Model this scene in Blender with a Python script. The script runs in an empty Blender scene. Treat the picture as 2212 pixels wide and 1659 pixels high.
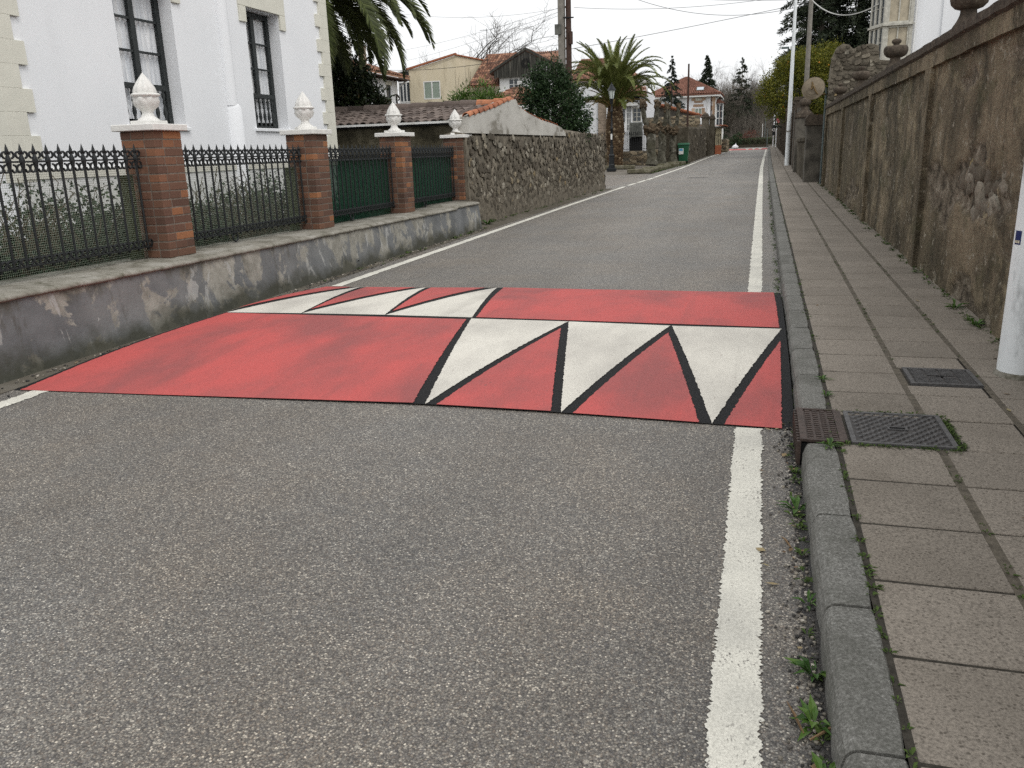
import bpy, math, random
import numpy as np
from mathutils import Vector, Matrix, noise as mnoise

random.seed(7); np.random.seed(7)
S = bpy.context.scene
COL = S.collection
PI = math.pi
SL = 0.0128                      # the street climbs gently away from the camera
def gz(y, off=0.0): return SL * y + off

# ------------------------------------------------------------------ camera
cam_d = bpy.data.cameras.new('camera'); cam = bpy.data.objects.new('camera', cam_d); COL.objects.link(cam)
cam_d.sensor_fit = 'HORIZONTAL'; cam_d.sensor_width = 36.0; cam_d.lens = 36.0 * 1800.0 / 2212.0
cam_d.clip_start = 0.05; cam_d.clip_end = 2000.0
_f = Vector((540.0, 516.5, -1800.0)); _h2 = _f + Vector((1000.0, 33.0, 0.0)); _f.normalize()
_u = _h2.cross(_f); _u.normalize()
if _u.y < 0: _u = -_u
_r = _f.cross(_u)
cam.matrix_world = Matrix.Translation((0, 0, 1.5)) @ Matrix((_r, _f, _u)).to_4x4()
S.camera = cam

# ------------------------------------------------------------------ sky, sun, exposure (bright overcast)
SUN_EL, SUN_AZ = math.radians(52), math.radians(128)      # azimuth from +Y towards +X
W = bpy.data.worlds.new('World'); S.world = W; W.use_nodes = True
wn, wl = W.node_tree.nodes, W.node_tree.links
wn.clear()
sky = wn.new('ShaderNodeTexSky'); sky.sky_type = 'NISHITA'; sky.sun_disc = False
sky.sun_elevation = SUN_EL; sky.sun_rotation = SUN_AZ; sky.air_density = 1.0; sky.dust_density = 6.0; sky.ozone_density = 1.0
hs = wn.new('ShaderNodeHueSaturation'); hs.inputs['Saturation'].default_value = 0.10
ov = wn.new('ShaderNodeMix'); ov.data_type = 'RGBA'; ov.inputs[0].default_value = 0.72   # even cloud cover over the sky
ov.inputs[7].default_value = (9.8, 9.93, 10.0, 1)
bg = wn.new('ShaderNodeBackground'); bg.inputs['Strength'].default_value = 0.135
wo = wn.new('ShaderNodeOutputWorld')
wl.new(sky.outputs[0], hs.inputs['Color']); wl.new(hs.outputs[0], ov.inputs[6])
wl.new(ov.outputs[2], bg.inputs['Color']); wl.new(bg.outputs[0], wo.inputs[0])
sun_d = bpy.data.lights.new('sun', 'SUN'); sun_d.energy = 0.8; sun_d.angle = math.radians(25); sun_d.color = (1.0, 0.96, 0.9)
sun = bpy.data.objects.new('sun', sun_d); COL.objects.link(sun)
sd = Vector((math.cos(SUN_EL) * math.sin(SUN_AZ), math.cos(SUN_EL) * math.cos(SUN_AZ), math.sin(SUN_EL)))
sun.rotation_euler = sd.to_track_quat('Z', 'Y').to_euler()
S.view_settings.view_transform = 'Standard'; S.view_settings.look = 'None'
S.view_settings.exposure = 0.0; S.view_settings.gamma = 1.0; S.view_settings.use_curve_mapping = False
S.cycles.max_bounces = 6; S.cycles.diffuse_bounces = 3; S.cycles.glossy_bounces = 2; S.cycles.transparent_max_bounces = 10
S.cycles.use_denoising = False; S.cycles.caustics_reflective = False; S.cycles.caustics_refractive = False

# ------------------------------------------------------------------ node helpers
class M:
    def __init__(s, name):
        s.m = bpy.data.materials.new(name); s.m.use_nodes = True
        s.n = s.m.node_tree.nodes; s.l = s.m.node_tree.links
        s.b = s.n['Principled BSDF']; s.out = s.n['Material Output']; s._pos = None
    def node(s, t, ins=None, **props):
        n = s.n.new(t)
        for k, v in props.items(): setattr(n, k, v)
        for k, v in (ins or {}).items(): s.set(n.inputs[k], v)
        return n
    def set(s, sock, v):
        if isinstance(v, bpy.types.NodeSocket): s.l.new(v, sock)
        elif isinstance(v, (tuple, list)) and sock.type == 'RGBA': sock.default_value = tuple(v) if len(v) == 4 else (*v, 1)
        else: sock.default_value = v
    def pos(s, sc=None):
        if s._pos is None: s._pos = s.node('ShaderNodeNewGeometry')
        p = s._pos.outputs['Position']
        if sc is None: return p
        return s.node('ShaderNodeMapping', {'Vector': p, 'Scale': sc}).outputs[0]
    def noise(s, scale, detail=6, rough=.6, vec=None, dist=0):
        return s.node('ShaderNodeTexNoise', {'Vector': vec or s.pos(), 'Scale': scale, 'Detail': detail, 'Roughness': rough, 'Distortion': dist}).outputs[0]
    def vor(s, scale, feature='F1', vec=None, out='Distance'):
        return s.node('ShaderNodeTexVoronoi', {'Vector': vec or s.pos(), 'Scale': scale}, feature=feature).outputs[out]
    def ramp(s, fac, stops, interp='LINEAR'):
        r = s.node('ShaderNodeValToRGB', {'Fac': fac}); r.color_ramp.interpolation = interp
        e = r.color_ramp.elements
        while len(e) < len(stops): e.new(.5)
        for el, (p, c) in zip(e, stops):
            el.position = p; c = (c, c, c) if isinstance(c, (int, float)) else c; el.color = (*c[:3], 1)
        return r.outputs[0]
    def mix(s, fac, a, b, blend='MIX'):
        n = s.node('ShaderNodeMix', data_type='RGBA', blend_type=blend)
        s.set(n.inputs[0], fac); s.set(n.inputs[6], a); s.set(n.inputs[7], b); return n.outputs[2]
    def math(s, op, a, b=0.0):
        n = s.node('ShaderNodeMath', operation=op); s.set(n.inputs[0], a); s.set(n.inputs[1], b); return n.outputs[0]
    def rnd(s):
        g = s.node('ShaderNodeNewGeometry').outputs['Random Per Island']; o = s.node('ShaderNodeObjectInfo').outputs['Random']
        return s.math('FRACT', s.math('ADD', g, o))
    def attr(s, name): return s.node('ShaderNodeAttribute', attribute_name=name).outputs['Fac']
    def bump(s, h, strength=.5, dist=.01):
        n = s.node('ShaderNodeBump', {'Height': h, 'Strength': strength, 'Distance': dist}); s.l.new(n.outputs[0], s.b.inputs['Normal']); return s
    def col(s, c): s.set(s.b.inputs['Base Color'], c); return s
    def rough(s, r, spec=.3): s.set(s.b.inputs['Roughness'], r); s.b.inputs['Specular IOR Level'].default_value = spec; return s

MAT = {}
def simple(name, c, rough=.7, var=.15, scale=6, bump=0, bscale=60, metal=0, spec=.3):
    m = M(name)
    n = m.noise(scale, 5, .6)
    dk = tuple(x * (1 - var) for x in c); lt = tuple(min(1, x * (1 + var)) for x in c)
    m.col(m.ramp(n, [(.3, dk), (.7, lt)])).rough(rough, spec); m.b.inputs['Metallic'].default_value = metal
    if bump: m.bump(m.noise(bscale, 4), bump, .01)
    MAT[name] = m.m; return m.m
def pieces(name, stops, rough=.8, grain=60, gvar=.25, bump=.4, dirt=None, spec=.25, interp='LINEAR', bd=.01):
    """colour per piece (per object and per island) with grain"""
    m = M(name); c = m.ramp(m.rnd(), stops, interp)
    g = m.ramp(m.noise(grain, 5, .7), [(.25, 1 - gvar), (.75, 1 + gvar * .6)])
    c = m.mix(1.0, c, g, 'MULTIPLY')
    if dirt:
        c = m.mix(m.ramp(m.noise(dirt[1], 6, .65), [(.48, 0), (.68, dirt[2])]), c, dirt[0])
    m.col(c).rough(rough, spec); m.bump(m.noise(grain * .7, 5, .7), bump, bd)
    MAT[name] = m.m; return m.m

# ---- asphalt
def mk_asphalt(name, tint=(1, 1, 1), dark=1.0):
    m = M(name)
    big = m.ramp(m.noise(.55, 5, .6), [(.3, .86), (.7, 1.1)])
    lane = m.ramp(m.noise(1.0, 4, .6, m.pos((1.1, .12, 1))), [(.3, .86), (.7, 1.1)])
    cell = m.node('ShaderNodeTexVoronoi', {'Vector': m.pos(), 'Scale': 172.0})
    rv = m.node('ShaderNodeSeparateColor', {'Color': cell.outputs['Color']})
    c = m.ramp(rv.outputs[0], [(0, (.055, .051, .048)), (.3, (.085, .08, .075)), (.62, (.12, .113, .103)), (.85, (.175, .165, .148)), (.96, (.28, .262, .23)), (1, (.42, .39, .34))])
    c = m.mix(m.ramp(rv.outputs[1], [(.76, 0), (.86, .38)]), c, (.15, .118, .092))
    c = m.mix(m.ramp(rv.outputs[2], [(.82, 0), (.9, .4)]), c, (.058, .058, .066))
    c = m.mix(1, c, m.ramp(m.noise(.9, 5, .65), [(.36, (1.04, 1.0, .955)), (.62, (.985, 1.0, 1.02))]), 'MULTIPLY')
    edge = m.ramp(cell.outputs['Distance'], [(.32, 1), (.8, .46)])
    fine = m.ramp(m.noise(420, 3, .7), [(.3, .72), (.7, 1.22)])
    c = m.mix(1, c, edge, 'MULTIPLY'); c = m.mix(1, c, fine, 'MULTIPLY'); c = m.mix(1, c, big, 'MULTIPLY'); c = m.mix(1, c, lane, 'MULTIPLY')
    c = m.mix(1, c, tuple(1.84 * dark * t for t in tint), 'MULTIPLY')
    spot = m.ramp(m.vor(9, 'F1'), [(.02, 1), (.06, 0)])
    c = m.mix(m.math('MULTIPLY', spot, m.ramp(m.noise(2.2, 2), [(.6, 0), (.66, .45)])), c, (.05, .045, .045))
    ck = m.math('MULTIPLY', m.ramp(m.node('ShaderNodeTexVoronoi', {'Vector': m.pos(), 'Scale': .55}, feature='DISTANCE_TO_EDGE').outputs['Distance'], [(.0, 1), (.006, 0)]), m.ramp(m.noise(.7, 3), [(.5, 0), (.6, .55)]))
    c = m.mix(ck, c, (.04, .038, .036))
    pv = m.node('ShaderNodeTexVoronoi', {'Vector': m.pos(), 'Scale': 17.0}); pc = m.node('ShaderNodeSeparateColor', {'Color': pv.outputs['Color']})
    c = m.mix(m.math('MULTIPLY', m.ramp(pv.outputs['Distance'], [(.1, 1), (.16, 0)]), m.ramp(pc.outputs[0], [(.9, 0), (.92, .7)])), c, (.42, .39, .33))
    m.col(c).rough(.62, .5)
    h = m.math('ADD', m.math('MULTIPLY', cell.outputs['Distance'], -1.0), m.noise(300, 3))
    m.bump(h, .55, .006); MAT[name] = m.m
mk_asphalt('asphalt', (.985, .975, .955)); mk_asphalt('asphalt_dark', (1, 1, 1.03), .26); mk_asphalt('lane_asphalt', (1.03, .98, .93), .9)

# ---- painted marking, worn down to the stones
def mk_paint(name, c, c2, wear=.5, tread=False):
    m = M(name)
    base = m.ramp(m.noise(1.5 if tread else 3.5, 4, .55, m.pos((1.2, .6, 1)) if tread else None), [(.36, c2), (.6, c)])
    sp = m.ramp(m.noise(150, 4, .75), [(.3, .82), (.6, 1.06)])
    base = m.mix(1, base, sp, 'MULTIPLY')
    gr = m.ramp(m.vor(120.0), [(.3, 1.04), (.8, .86)]); base = m.mix(1, base, gr, 'MULTIPLY')
    if tread:
        tk = m.ramp(m.noise(2.2, 5, .6, m.pos((2.2, .12, 1))), [(.55, 0), (.72, .3)]); base = m.mix(tk, base, (.2, .075, .07) if c[1] < .2 else (.36, .34, .3))
        sc = m.ramp(m.noise(26, 5, .7, m.pos((1, .4, 1))), [(.66, 0), (.7, .5)]); base = m.mix(sc, base, (.16, .09, .085))
    w1 = m.ramp(m.noise(95, 4, .7, m.pos((1, .55, 1))), [(.56, 0), (.64, 1)])
    w2 = m.ramp(m.noise(7, 4, .6), [(.42, .0), (.62, wear)])
    base = m.mix(m.math('MULTIPLY', w1, w2), base, (.12, .11, .105))
    m.col(base).rough(.75, .3).bump(m.noise(160, 4, .7), .4, .004); MAT[name] = m.m
mk_paint('line_paint', (.72, .70, .62), (.58, .565, .505), 1.0)
mk_paint('hump_white', (.68, .65, .58), (.52, .495, .445), .3, True)
mk_paint('hump_red', (.51, .097, .09), (.32, .088, .085), .3, True); simple('hump_black', (.017, .017, .018), .85, .5, 120, .6, 160, 0, .2)

# ---- pavement
m = M('slab'); r = m.rnd()
c = m.ramp(r, [(0, (.242, .212, .178)), (.5, (.266, .233, .196)), (1, (.29, .254, .214))])
c = m.mix(1, c, m.ramp(m.noise(110, 5, .75), [(.32, .45), (.5, .98), (.68, 1.35)]), 'MULTIPLY')
c = m.mix(m.ramp(m.noise(1.6, 6, .7), [(.46, 0), (.72, .5)]), c, (.125, .107, .085))
c = m.mix(m.ramp(m.vor(55), [(.12, .8), (.3, 0)]), c, (.09, .077, .062))
m.col(c).rough(.85, .2).bump(m.noise(130, 4, .7), .5, .004); MAT['slab'] = m.m
m = M('kerb_stone'); c = m.ramp(m.noise(105, 5, .78), [(.3, (.075, .074, .066)), (.5, (.175, .171, .157)), (.7, (.38, .375, .35))])
c = m.mix(m.ramp(m.noise(5, 5, .6), [(.45, 0), (.7, .6)]), c, (.085, .085, .072)); m.col(c).rough(.9, .2).bump(m.noise(90, 5, .7), .7, .006); MAT['kerb_stone'] = m.m
simple('joint_dirt_shade', (.045, .04, .032), .95, .45, 40, .5); simple('joint_fill', (.125, .108, .084), .95, .4, 30, .5)
simple('iron_rust', (.07, .05, .042), .6, .4, 30, .3, 120, .35, .4)
simple('iron_grey', (.072, .066, .063), .55, .35, 30, .3, 120, .4, .4)
simple('iron_edge', (.115, .112, .112), .6, .35, 40, .3, 120, .3, .4)
simple('black_hole', (.006, .006, .006), 1, .1)

# ---- dirty plasters
m = M('old_plaster')                                   # tall wall on the pavement side
zone = m.noise(.32, 4, .6, m.pos((1, 1, .5)))
c = m.ramp(m.noise(1.7, 8, .7, m.pos((1, .6, 1))), [(.3, (.16, .127, .085)), (.5, (.265, .212, .145)), (.7, (.39, .318, .22))])
c = m.mix(m.ramp(zone, [(.42, .0), (.56, .7)]), c, (.1, .086, .058))
c = m.mix(m.ramp(zone, [(.34, .5), (.46, 0)]), c, (.40, .325, .225))
c = m.mix(m.ramp(m.noise(1.3, 8, .72, m.pos((1, .8, .5)), .4), [(.46, 0), (.58, .82)]), c, (.066, .057, .039))
msk = m.ramp(m.noise(.8, 4, .6, m.pos((1, .7, .9))), [(.4, .15), (.62, 1)])
c = m.mix(m.math('MULTIPLY', msk, m.ramp(m.noise(2.6, 7, .72, m.pos((1, .8, .24)), .5), [(.5, 0), (.62, .8)])), c, (.06, .052, .038))
c = m.mix(m.ramp(m.noise(2.6, 8, .74, m.pos((1, .6, .7)), .5), [(.54, 0), (.66, .65)]), c, (.43, .355, .235))
c = m.mix(m.ramp(m.noise(2.9, 7, .7, m.pos((1, .45, 1))), [(.55, 0), (.67, .5)]), c, (.1, .098, .05))
c = m.mix(m.ramp(m.noise(13, 7, .72, m.pos((1, .6, .8))), [(.58, 0), (.65, .8)]), c, (.44, .40, .32))
c = m.mix(m.attr('loss'), c, m.ramp(m.noise(8, 7, .74, m.pos((1, .6, 1))), [(.36, (.055, .046, .034)), (.52, (.21, .175, .13)), (.68, (.42, .37, .3))]))
c = m.mix(1, c, m.ramp(m.noise(45, 6, .75, m.pos((1, .6, 1))), [(.3, .6), (.7, 1.28)]), 'MULTIPLY')
m.col(c).rough(.92, .15).bump(m.noise(13, 9, .78, m.pos((1, .5, 1))), 1.0, .04); MAT['old_plaster'] = m.m
m = M('coping_stone')
c = m.ramp(m.noise(14, 6, .7), [(.3, (.045, .037, .03)), (.55, (.1, .08, .062)), (.78, (.2, .18, .14))])
c = m.mix(m.ramp(m.noise(6, 5, .7, m.pos((1, 1, .12))), [(.5, 0), (.65, .6)]), c, (.03, .026, .022)); m.col(c).rough(.92, .15).bump(m.noise(50, 6, .7), .7, .012); MAT['coping_stone'] = m.m
m = M('peeling_paint')                                 # low wall under the railings
p1 = m.noise(2.1, 8, .7, m.pos((1, 1, .9)), .35); p2 = m.noise(4.5, 7, .66, m.pos((1, 1, .45)), .6)
c = m.ramp(m.noise(2.6, 6, .65), [(.3, (.112, .117, .12)), (.7, (.19, .196, .2))])
c = m.mix(m.ramp(m.noise(1.1, 5, .6), [(.48, 0), (.64, .5)]), c, (.24, .24, .232))
c = m.mix(m.ramp(p1, [(.52, 0), (.55, .9)]), c, m.ramp(m.noise(8, 5), [(.3, (.2, .19, .16)), (.7, (.4, .385, .34))]))
c = m.mix(m.ramp(p2, [(.6, 0), (.62, .7)]), c, (.40, .40, .385))
c = m.mix(m.ramp(m.noise(5.5, 6, .7, m.pos((1, 1, .25))), [(.57, 0), (.68, .6)]), c, (.075, .07, .055))
zz = m.node('ShaderNodeSeparateXYZ', {'Vector': m.pos()})
hz = m.math('SUBTRACT', zz.outputs[2], m.math('MULTIPLY', zz.outputs[1], SL))
damp = m.math('ADD', hz, m.math('MULTIPLY', m.math('SUBTRACT', m.noise(2.4, 5), .5), .5))
c = m.mix(m.ramp(damp, [(.04, .85), (.2, 0)]), c, (.05, .05, .034))
stain = m.math('ADD', hz, m.math('MULTIPLY', m.math('SUBTRACT', m.noise(3.0, 6, .7, m.pos((1, 1, .3))), .5), .7))
c = m.mix(m.ramp(stain, [(.46, 0), (.6, .85)]), c, (.085, .079, .06))
m.col(c).rough(.85, .2).bump(m.noise(30, 7, .7), .5, .01); MAT['peeling_paint'] = m.m
m = M('worn_cement'); c = m.ramp(m.noise(3, 7, .7), [(.3, (.12, .11, .085)), (.5, (.25, .235, .2)), (.72, (.38, .365, .33))])
c = m.mix(m.ramp(m.noise(7, 6, .7), [(.52, 0), (.66, .75)]), c, (.075, .072, .045)); m.col(c).rough(.9, .2).bump(m.noise(45, 6, .7), .6, .012); MAT['worn_cement'] = m.m
m = M('white_wall'); c = m.ramp(m.noise(1.1, 4, .5), [(.3, (.775, .788, .808)), (.7, (.82, .83, .848))])
c = m.mix(m.ramp(m.noise(2.2, 6, .7, m.pos((1, 1.2, .16))), [(.58, 0), (.76, .16)]), c, (.6, .61, .61))
m.col(c).rough(.8, .2).bump(m.noise(120, 4, .7), .25, .006); MAT['white_wall'] = m.m
m = M('aged_white'); c = m.ramp(m.noise(2.2, 6, .6, m.pos((1, 1, .3))), [(.3, (.56, .55, .51)), (.55, (.71, .71, .70))]); m.col(c).rough(.8, .2).bump(m.noise(60, 4), .3, .01); MAT['aged_white'] = m.m
simple('cream_stone', (.66, .645, .565), .8, .06, 4, .3, 80)
m = M('gable_plaster'); c = m.ramp(m.noise(2.4, 6, .65, m.pos((1, .5, .8)), .4), [(.38, (.22, .205, .175)), (.45, (.42, .405, .37)), (.7, (.54, .525, .485))])
m.col(c).rough(.88, .2).bump(m.noise(30, 6), .5, .015); MAT['gable_plaster'] = m.m
m = M('dark_rubble'); c = m.ramp(m.noise(2.1, 8, .72), [(.3, (.03, .028, .02)), (.5, (.085, .075, .05)), (.7, (.19, .17, .125))]); m.col(c).rough(.95, .1).bump(m.noise(12, 8, .75), .9, .05); MAT['dark_rubble'] = m.m
m = M('yellow_plaster'); st = m.noise(2.2, 6, .65, m.pos((1, 1, .25)))
c = m.ramp(st, [(.32, (.46, .4, .29)), (.46, (.58, .51, .37)), (.72, (.62, .55, .42))]); m.col(c).rough(.85, .2); MAT['yellow_plaster'] = m.m
m = M('garden_wall'); c = m.ramp(m.noise(1.6, 8, .7, m.pos((1, .3, .8))), [(.3, (.036, .031, .023)), (.5, (.085, .073, .054)), (.72, (.19, .168, .132))]); m.col(c).rough(.95, .1).bump(m.noise(14, 7, .7), .8, .03); MAT['garden_wall'] = m.m
simple('wall_mortar', (.14, .122, .094), .95, .5, 7, .9, 22)
simple('grey_render', (.105, .096, .08), .9, .55, 3.5, .9, 12)

# ---- pieces
pieces('brick', [(0, (.1, .058, .043)), (.4, (.14, .076, .053)), (.78, (.17, .09, .058)), (.86, (.2, .098, .06)), (.92, (.28, .125, .062)), (1, (.33, .15, .072))], .8, 90, .25, .3)
simple('brick_mortar', (.165, .14, .115), .95, .3, 30, .5)
pieces('rubble_stone', [(0, (.07, .06, .045)), (.35, (.12, .102, .078)), (.65, (.175, .152, .118)), (.86, (.25, .22, .17)), (.95, (.36, .33, .27)), (1, (.28, .21, .11))], .92, 38, .55, .9, ((.05, .046, .034), 3.2, .8), bd=.02)
pieces('wall_boulder', [(0, (.12, .1, .075)), (.5, (.2, .175, .138)), (.85, (.29, .26, .21)), (1, (.28, .22, .11))], .92, 25, .45, .9, ((.1, .085, .06), 7, .6), bd=.02)
pieces('field_stone', [(0, (.14, .11, .075)), (.5, (.27, .215, .145)), (1, (.4, .33, .23))], .92, 20, .4, .8, ((.07, .07, .035), 3, .5), bd=.03)
pieces('grey_tile', [(0, (.085, .066, .057)), (.5, (.135, .107, .093)), (1, (.19, .152, .132))], .9, 30, .35, .5)
pieces('orange_tile', [(0, (.24, .085, .045)), (.5, (.36, .13, .066)), (1, (.46, .19, .10))], .85, 22, .3, .4, ((.11, .075, .055), 9, .5))
pieces('old_tile', [(0, (.1, .052, .036)), (.3, (.19, .092, .06)), (.7, (.29, .145, .092)), (1, (.4, .225, .145))], .88, 14, .35, .3, ((.06, .046, .035), 1.6, .75))
pieces('red_tile', [(0, (.155, .075, .053)), (.5, (.21, .098, .069)), (1, (.26, .125, .09))], .85, 6, .25, .3, ((.15, .07, .05), 1.0, .5))
pieces('tan_stone', [(0, (.34, .23, .155)), (.5, (.44, .31, .215)), (1, (.54, .40, .29))], .85, 8, .2, .3)
simple('pilaster_stone', (.30, .24, .185), .9, .3, 3, .5, 20)
simple('white_plaster_cast', (.70, .69, .66), .8, .09, 14, .4, 90)
simple('fence_iron', (.018, .021, .022), .55, .3, 40, .3, 150, .2, .4)
simple('black_wood', (.017, .021, .021), .5, .3, 20, .2, 60, 0, .4)
simple('white_paint', (.70, .70, .68), .55, .1, 8)
simple('old_white_paint', (.47, .455, .40), .7, .28, 9, .3, 40)
simple('grey_wood', (.115, .118, .105), .85, .5, 4, .4, 40)
m = M('dark_boards'); c = m.ramp(m.noise(5, 6, .7, m.pos((1.6, 1.6, .12))), [(.3, (.02, .02, .018)), (.55, (.06, .058, .05)), (.75, (.17, .16, .135))]); m.col(c).rough(.9, .15); MAT['dark_boards'] = m.m
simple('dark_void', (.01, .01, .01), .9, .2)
m = M('far_glass'); m.col((.045, .055, .065)).rough(.12, .5); MAT['far_glass'] = m.m
m = M('blind_glass'); m.col((.25, .3, .25)).rough(.2, .5); MAT['blind_glass'] = m.m
m = M('window_glass')
gl = m.node('ShaderNodeBsdfGlossy', {'Roughness': .03}); tr = m.node('ShaderNodeBsdfTransparent'); fw_ = m.node('ShaderNodeLayerWeight', {'Blend': .5}).outputs['Facing']; fr = m.math('ADD', m.math('MULTIPLY', m.math('POWER', fw_, 4.0), .7), .05); mx = m.node('ShaderNodeMixShader', {0: fr, 1: tr.outputs[0], 2: gl.outputs[0]})
m.l.new(mx.outputs[0], m.out.inputs[0]); MAT['window_glass'] = m.m
m = M('curtain'); wv = m.noise(26, 3, .5, m.pos((1, 1, .06))); m.col(m.ramp(wv, [(.35, (.66, .69, .73)), (.65, (.88, .89, .9))])).rough(.9, .1); MAT['curtain'] = m.m
simple('sun_blind', (.42, .37, .28), .9, .2, 6)
simple('pole_concrete', (.22, .205, .18), .9, .25, 6, .4, 60)
simple('pole_wood', (.055, .032, .024), .85, .35, 8, .4, 40)
m = M('pole_white'); c = m.ramp(m.noise(6, 6, .65, m.pos((1, 1, .35))), [(.33, (.42, .44, .44)), (.47, (.78, .81, .82)), (.8, (.86, .89, .90))]); m.col(c).rough(.6, .3).bump(m.noise(60, 4), .15, .005); MAT['pole_white'] = m.m
simple('pole_green', (.12, .15, .15), .5, .2, 10, 0, 60, .3)
simple('lamp_black', (.012, .014, .016), .5, .3, 20, 0, 60, .2, .4)
m = M('lamp_glass'); m.col((.62, .68, .64)).rough(.25, .5); m.b.inputs['Alpha'].default_value = .85; MAT['lamp_glass'] = m.m
m = M('dish'); zc = m.noise(9, 5, .6); m.col(m.ramp(zc, [(.3, (.14, .112, .078)), (.7, (.23, .19, .135))])).rough(.7, .3); MAT['dish'] = m.m
simple('dish_metal', (.2, .14, .07), .6, .4, 20, 0, 60, .5)
m = M('bin_plastic'); m.col((.008, .085, .038)).rough(.42, .45); MAT['bin_plastic'] = m.m
simple('bin_dark', (.015, .016, .016), .6, .2)
simple('rubber_white', (.75, .76, .78), .45, .1, 12, .5, 14)
simple('blue_plate', (.012, .025, .11), .5, .1)
simple('pale_print', (.6, .55, .42), .6, .1)
simple('sticker_blue', (.08, .3, .5), .5, .2)
simple('sign_red', (.5, .13, .15), .6, .3, 12)
simple('wire', (.03, .03, .03), .7, .1)
simple('cable_white', (.55, .55, .52), .6, .1)
simple('garage_cream', (.62, .54, .36), .85, .12, 2)
simple('garage_orange', (.42, .14, .07), .85, .15, 2)
m = M('moss_stone'); c = m.ramp(m.noise(5, 7, .7), [(.35, (.055, .058, .026)), (.5, (.12, .11, .075)), (.68, (.24, .22, .175))]); m.col(c).rough(.95, .1).bump(m.noise(22, 6), .8, .03); MAT['moss_stone'] = m.m
simple('soil', (.05, .043, .03), .95, .4, 6, .6, 30)
m = M('ground_earth'); c = m.ramp(m.noise(.8, 7, .65), [(.3, (.075, .066, .05)), (.55, (.13, .117, .095)), (.75, (.19, .175, .15))]); m.col(c).rough(.95, .1).bump(m.noise(35, 5), .6, .02); MAT['ground_earth'] = m.m
m = M('plaza'); c = m.ramp(m.noise(2.2, 7, .65), [(.3, (.1, .088, .072)), (.55, (.165, .148, .125)), (.75, (.23, .21, .185))]); m.col(c).rough(.95, .15).bump(m.noise(60, 5), .5, .01); MAT['plaza'] = m.m
m = M('hill_wood'); c = m.ramp(m.noise(.35, 9, .75, m.pos((1, 1, .6))), [(.3, (.06, .055, .042)), (.5, (.105, .097, .078)), (.7, (.16, .148, .122))]); m.col(c).rough(1, .05).bump(m.noise(1.3, 8, .75), 1, 1.2); MAT['hill_wood'] = m.m
# bark
simple('bark_grey', (.11, .098, .078), .95, .4, 7, .7, 20)
m = M('twig_far'); m.col((.16, .142, .12)).rough(.95, .05); MAT['twig_far'] = m.m
m = M('twig_mid'); m.col((.075, .066, .052)).rough(.95, .05); MAT['twig_mid'] = m.m
m = M('plane_bark'); c = m.ramp(m.noise(4.5, 5, .55, None, .8), [(.34, (.045, .042, .032)), (.43, (.085, .08, .062)), (.54, (.125, .118, .094)), (.64, (.23, .22, .19))], 'CONSTANT')
c = m.mix(m.ramp(m.noise(1.6, 4), [(.45, 0), (.65, .45)]), c, (.085, .08, .05)); m.col(c).rough(.95, .1).bump(m.noise(24, 6), .6, .02); MAT['plane_bark'] = m.m
m = M('pollard_knob'); c = m.ramp(m.noise(11, 6, .7), [(.3, (.03, .022, .015)), (.5, (.1, .075, .05)), (.72, (.24, .19, .135))]); m.col(c).rough(1, .05).bump(m.noise(30, 6), 1, .04); MAT['pollard_knob'] = m.m
m = M('palm_trunk'); m.col((.07, .048, .03)).rough(.95, .1); MAT['palm_trunk'] = m.m
pieces('palm_scale', [(0, (.05, .03, .016)), (.45, (.105, .066, .036)), (.75, (.18, .125, .072)), (1, (.34, .27, .18))], .95, 25, .4, .5)
def leafmat(name, stops, rough=.5, trans=.2, spec=.35):
    m = M(name); c = m.ramp(m.rnd(), stops); m.col(c).rough(rough, spec)
    t = m.node('ShaderNodeBsdfTranslucent', {'Color': c}); mx = m.node('ShaderNodeMixShader', {0: trans, 1: m.b.outputs[0], 2: t.outputs[0]})
    m.l.new(mx.outputs[0], m.out.inputs[0]); MAT[name] = m.m
leafmat('leaf_magnolia', [(0, (.014, .022, .009)), (.6, (.03, .046, .018)), (.9, (.05, .075, .03)), (.97, (.09, .07, .03)), (1, (.15, .11, .05))], .45, .1, .35)
leafmat('leaf_laurel', [(0, (.013, .028, .011)), (.6, (.028, .054, .02)), (1, (.058, .1, .038))], .58, .12, .22)
leafmat('leaf_bright', [(0, (.045, .085, .016)), (.5, (.075, .14, .024)), (1, (.14, .22, .045))], .45, .25)
leafmat('leaf_citrus', [(0, (.06, .075, .012)), (.5, (.13, .14, .02)), (.9, (.22, .21, .028)), (1, (.3, .25, .035))], .55, .25, .25)
leafmat('fruit', [(0, (.5, .16, .02)), (1, (.62, .25, .03))], .5, .1)
leafmat('leaf_palm', [(0, (.065, .078, .018)), (.5, (.12, .145, .034)), (.9, (.18, .205, .06)), (1, (.24, .24, .1))], .55, .2, .3)
leafmat('leaf_palm_dark', [(0, (.035, .045, .014)), (.6, (.065, .083, .024)), (1, (.115, .135, .045))], .55, .12, .28)
leafmat('palm_stalk', [(0, (.09, .08, .025)), (.6, (.16, .13, .045)), (1, (.25, .14, .05))], .6, .05)
leafmat('needle_dark', [(0, (.016, .024, .013)), (.6, (.032, .045, .024)), (1, (.058, .074, .038))], .6, .1)
leafmat('needle_blue', [(0, (.012, .022, .016)), (.6, (.026, .042, .03)), (1, (.05, .07, .05))], .6, .1)
leafmat('leaf_weed', [(0, (.028, .075, .012)), (.5, (.055, .13, .02)), (1, (.11, .19, .035))], .5, .25)
leafmat('moss', [(0, (.035, .065, .012)), (1, (.09, .14, .03))], .8, .15)
leafmat('dry_leaf', [(0, (.12, .07, .035)), (.5, (.26, .17, .09)), (1, (.42, .36, .2))], .8, .15)
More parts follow.
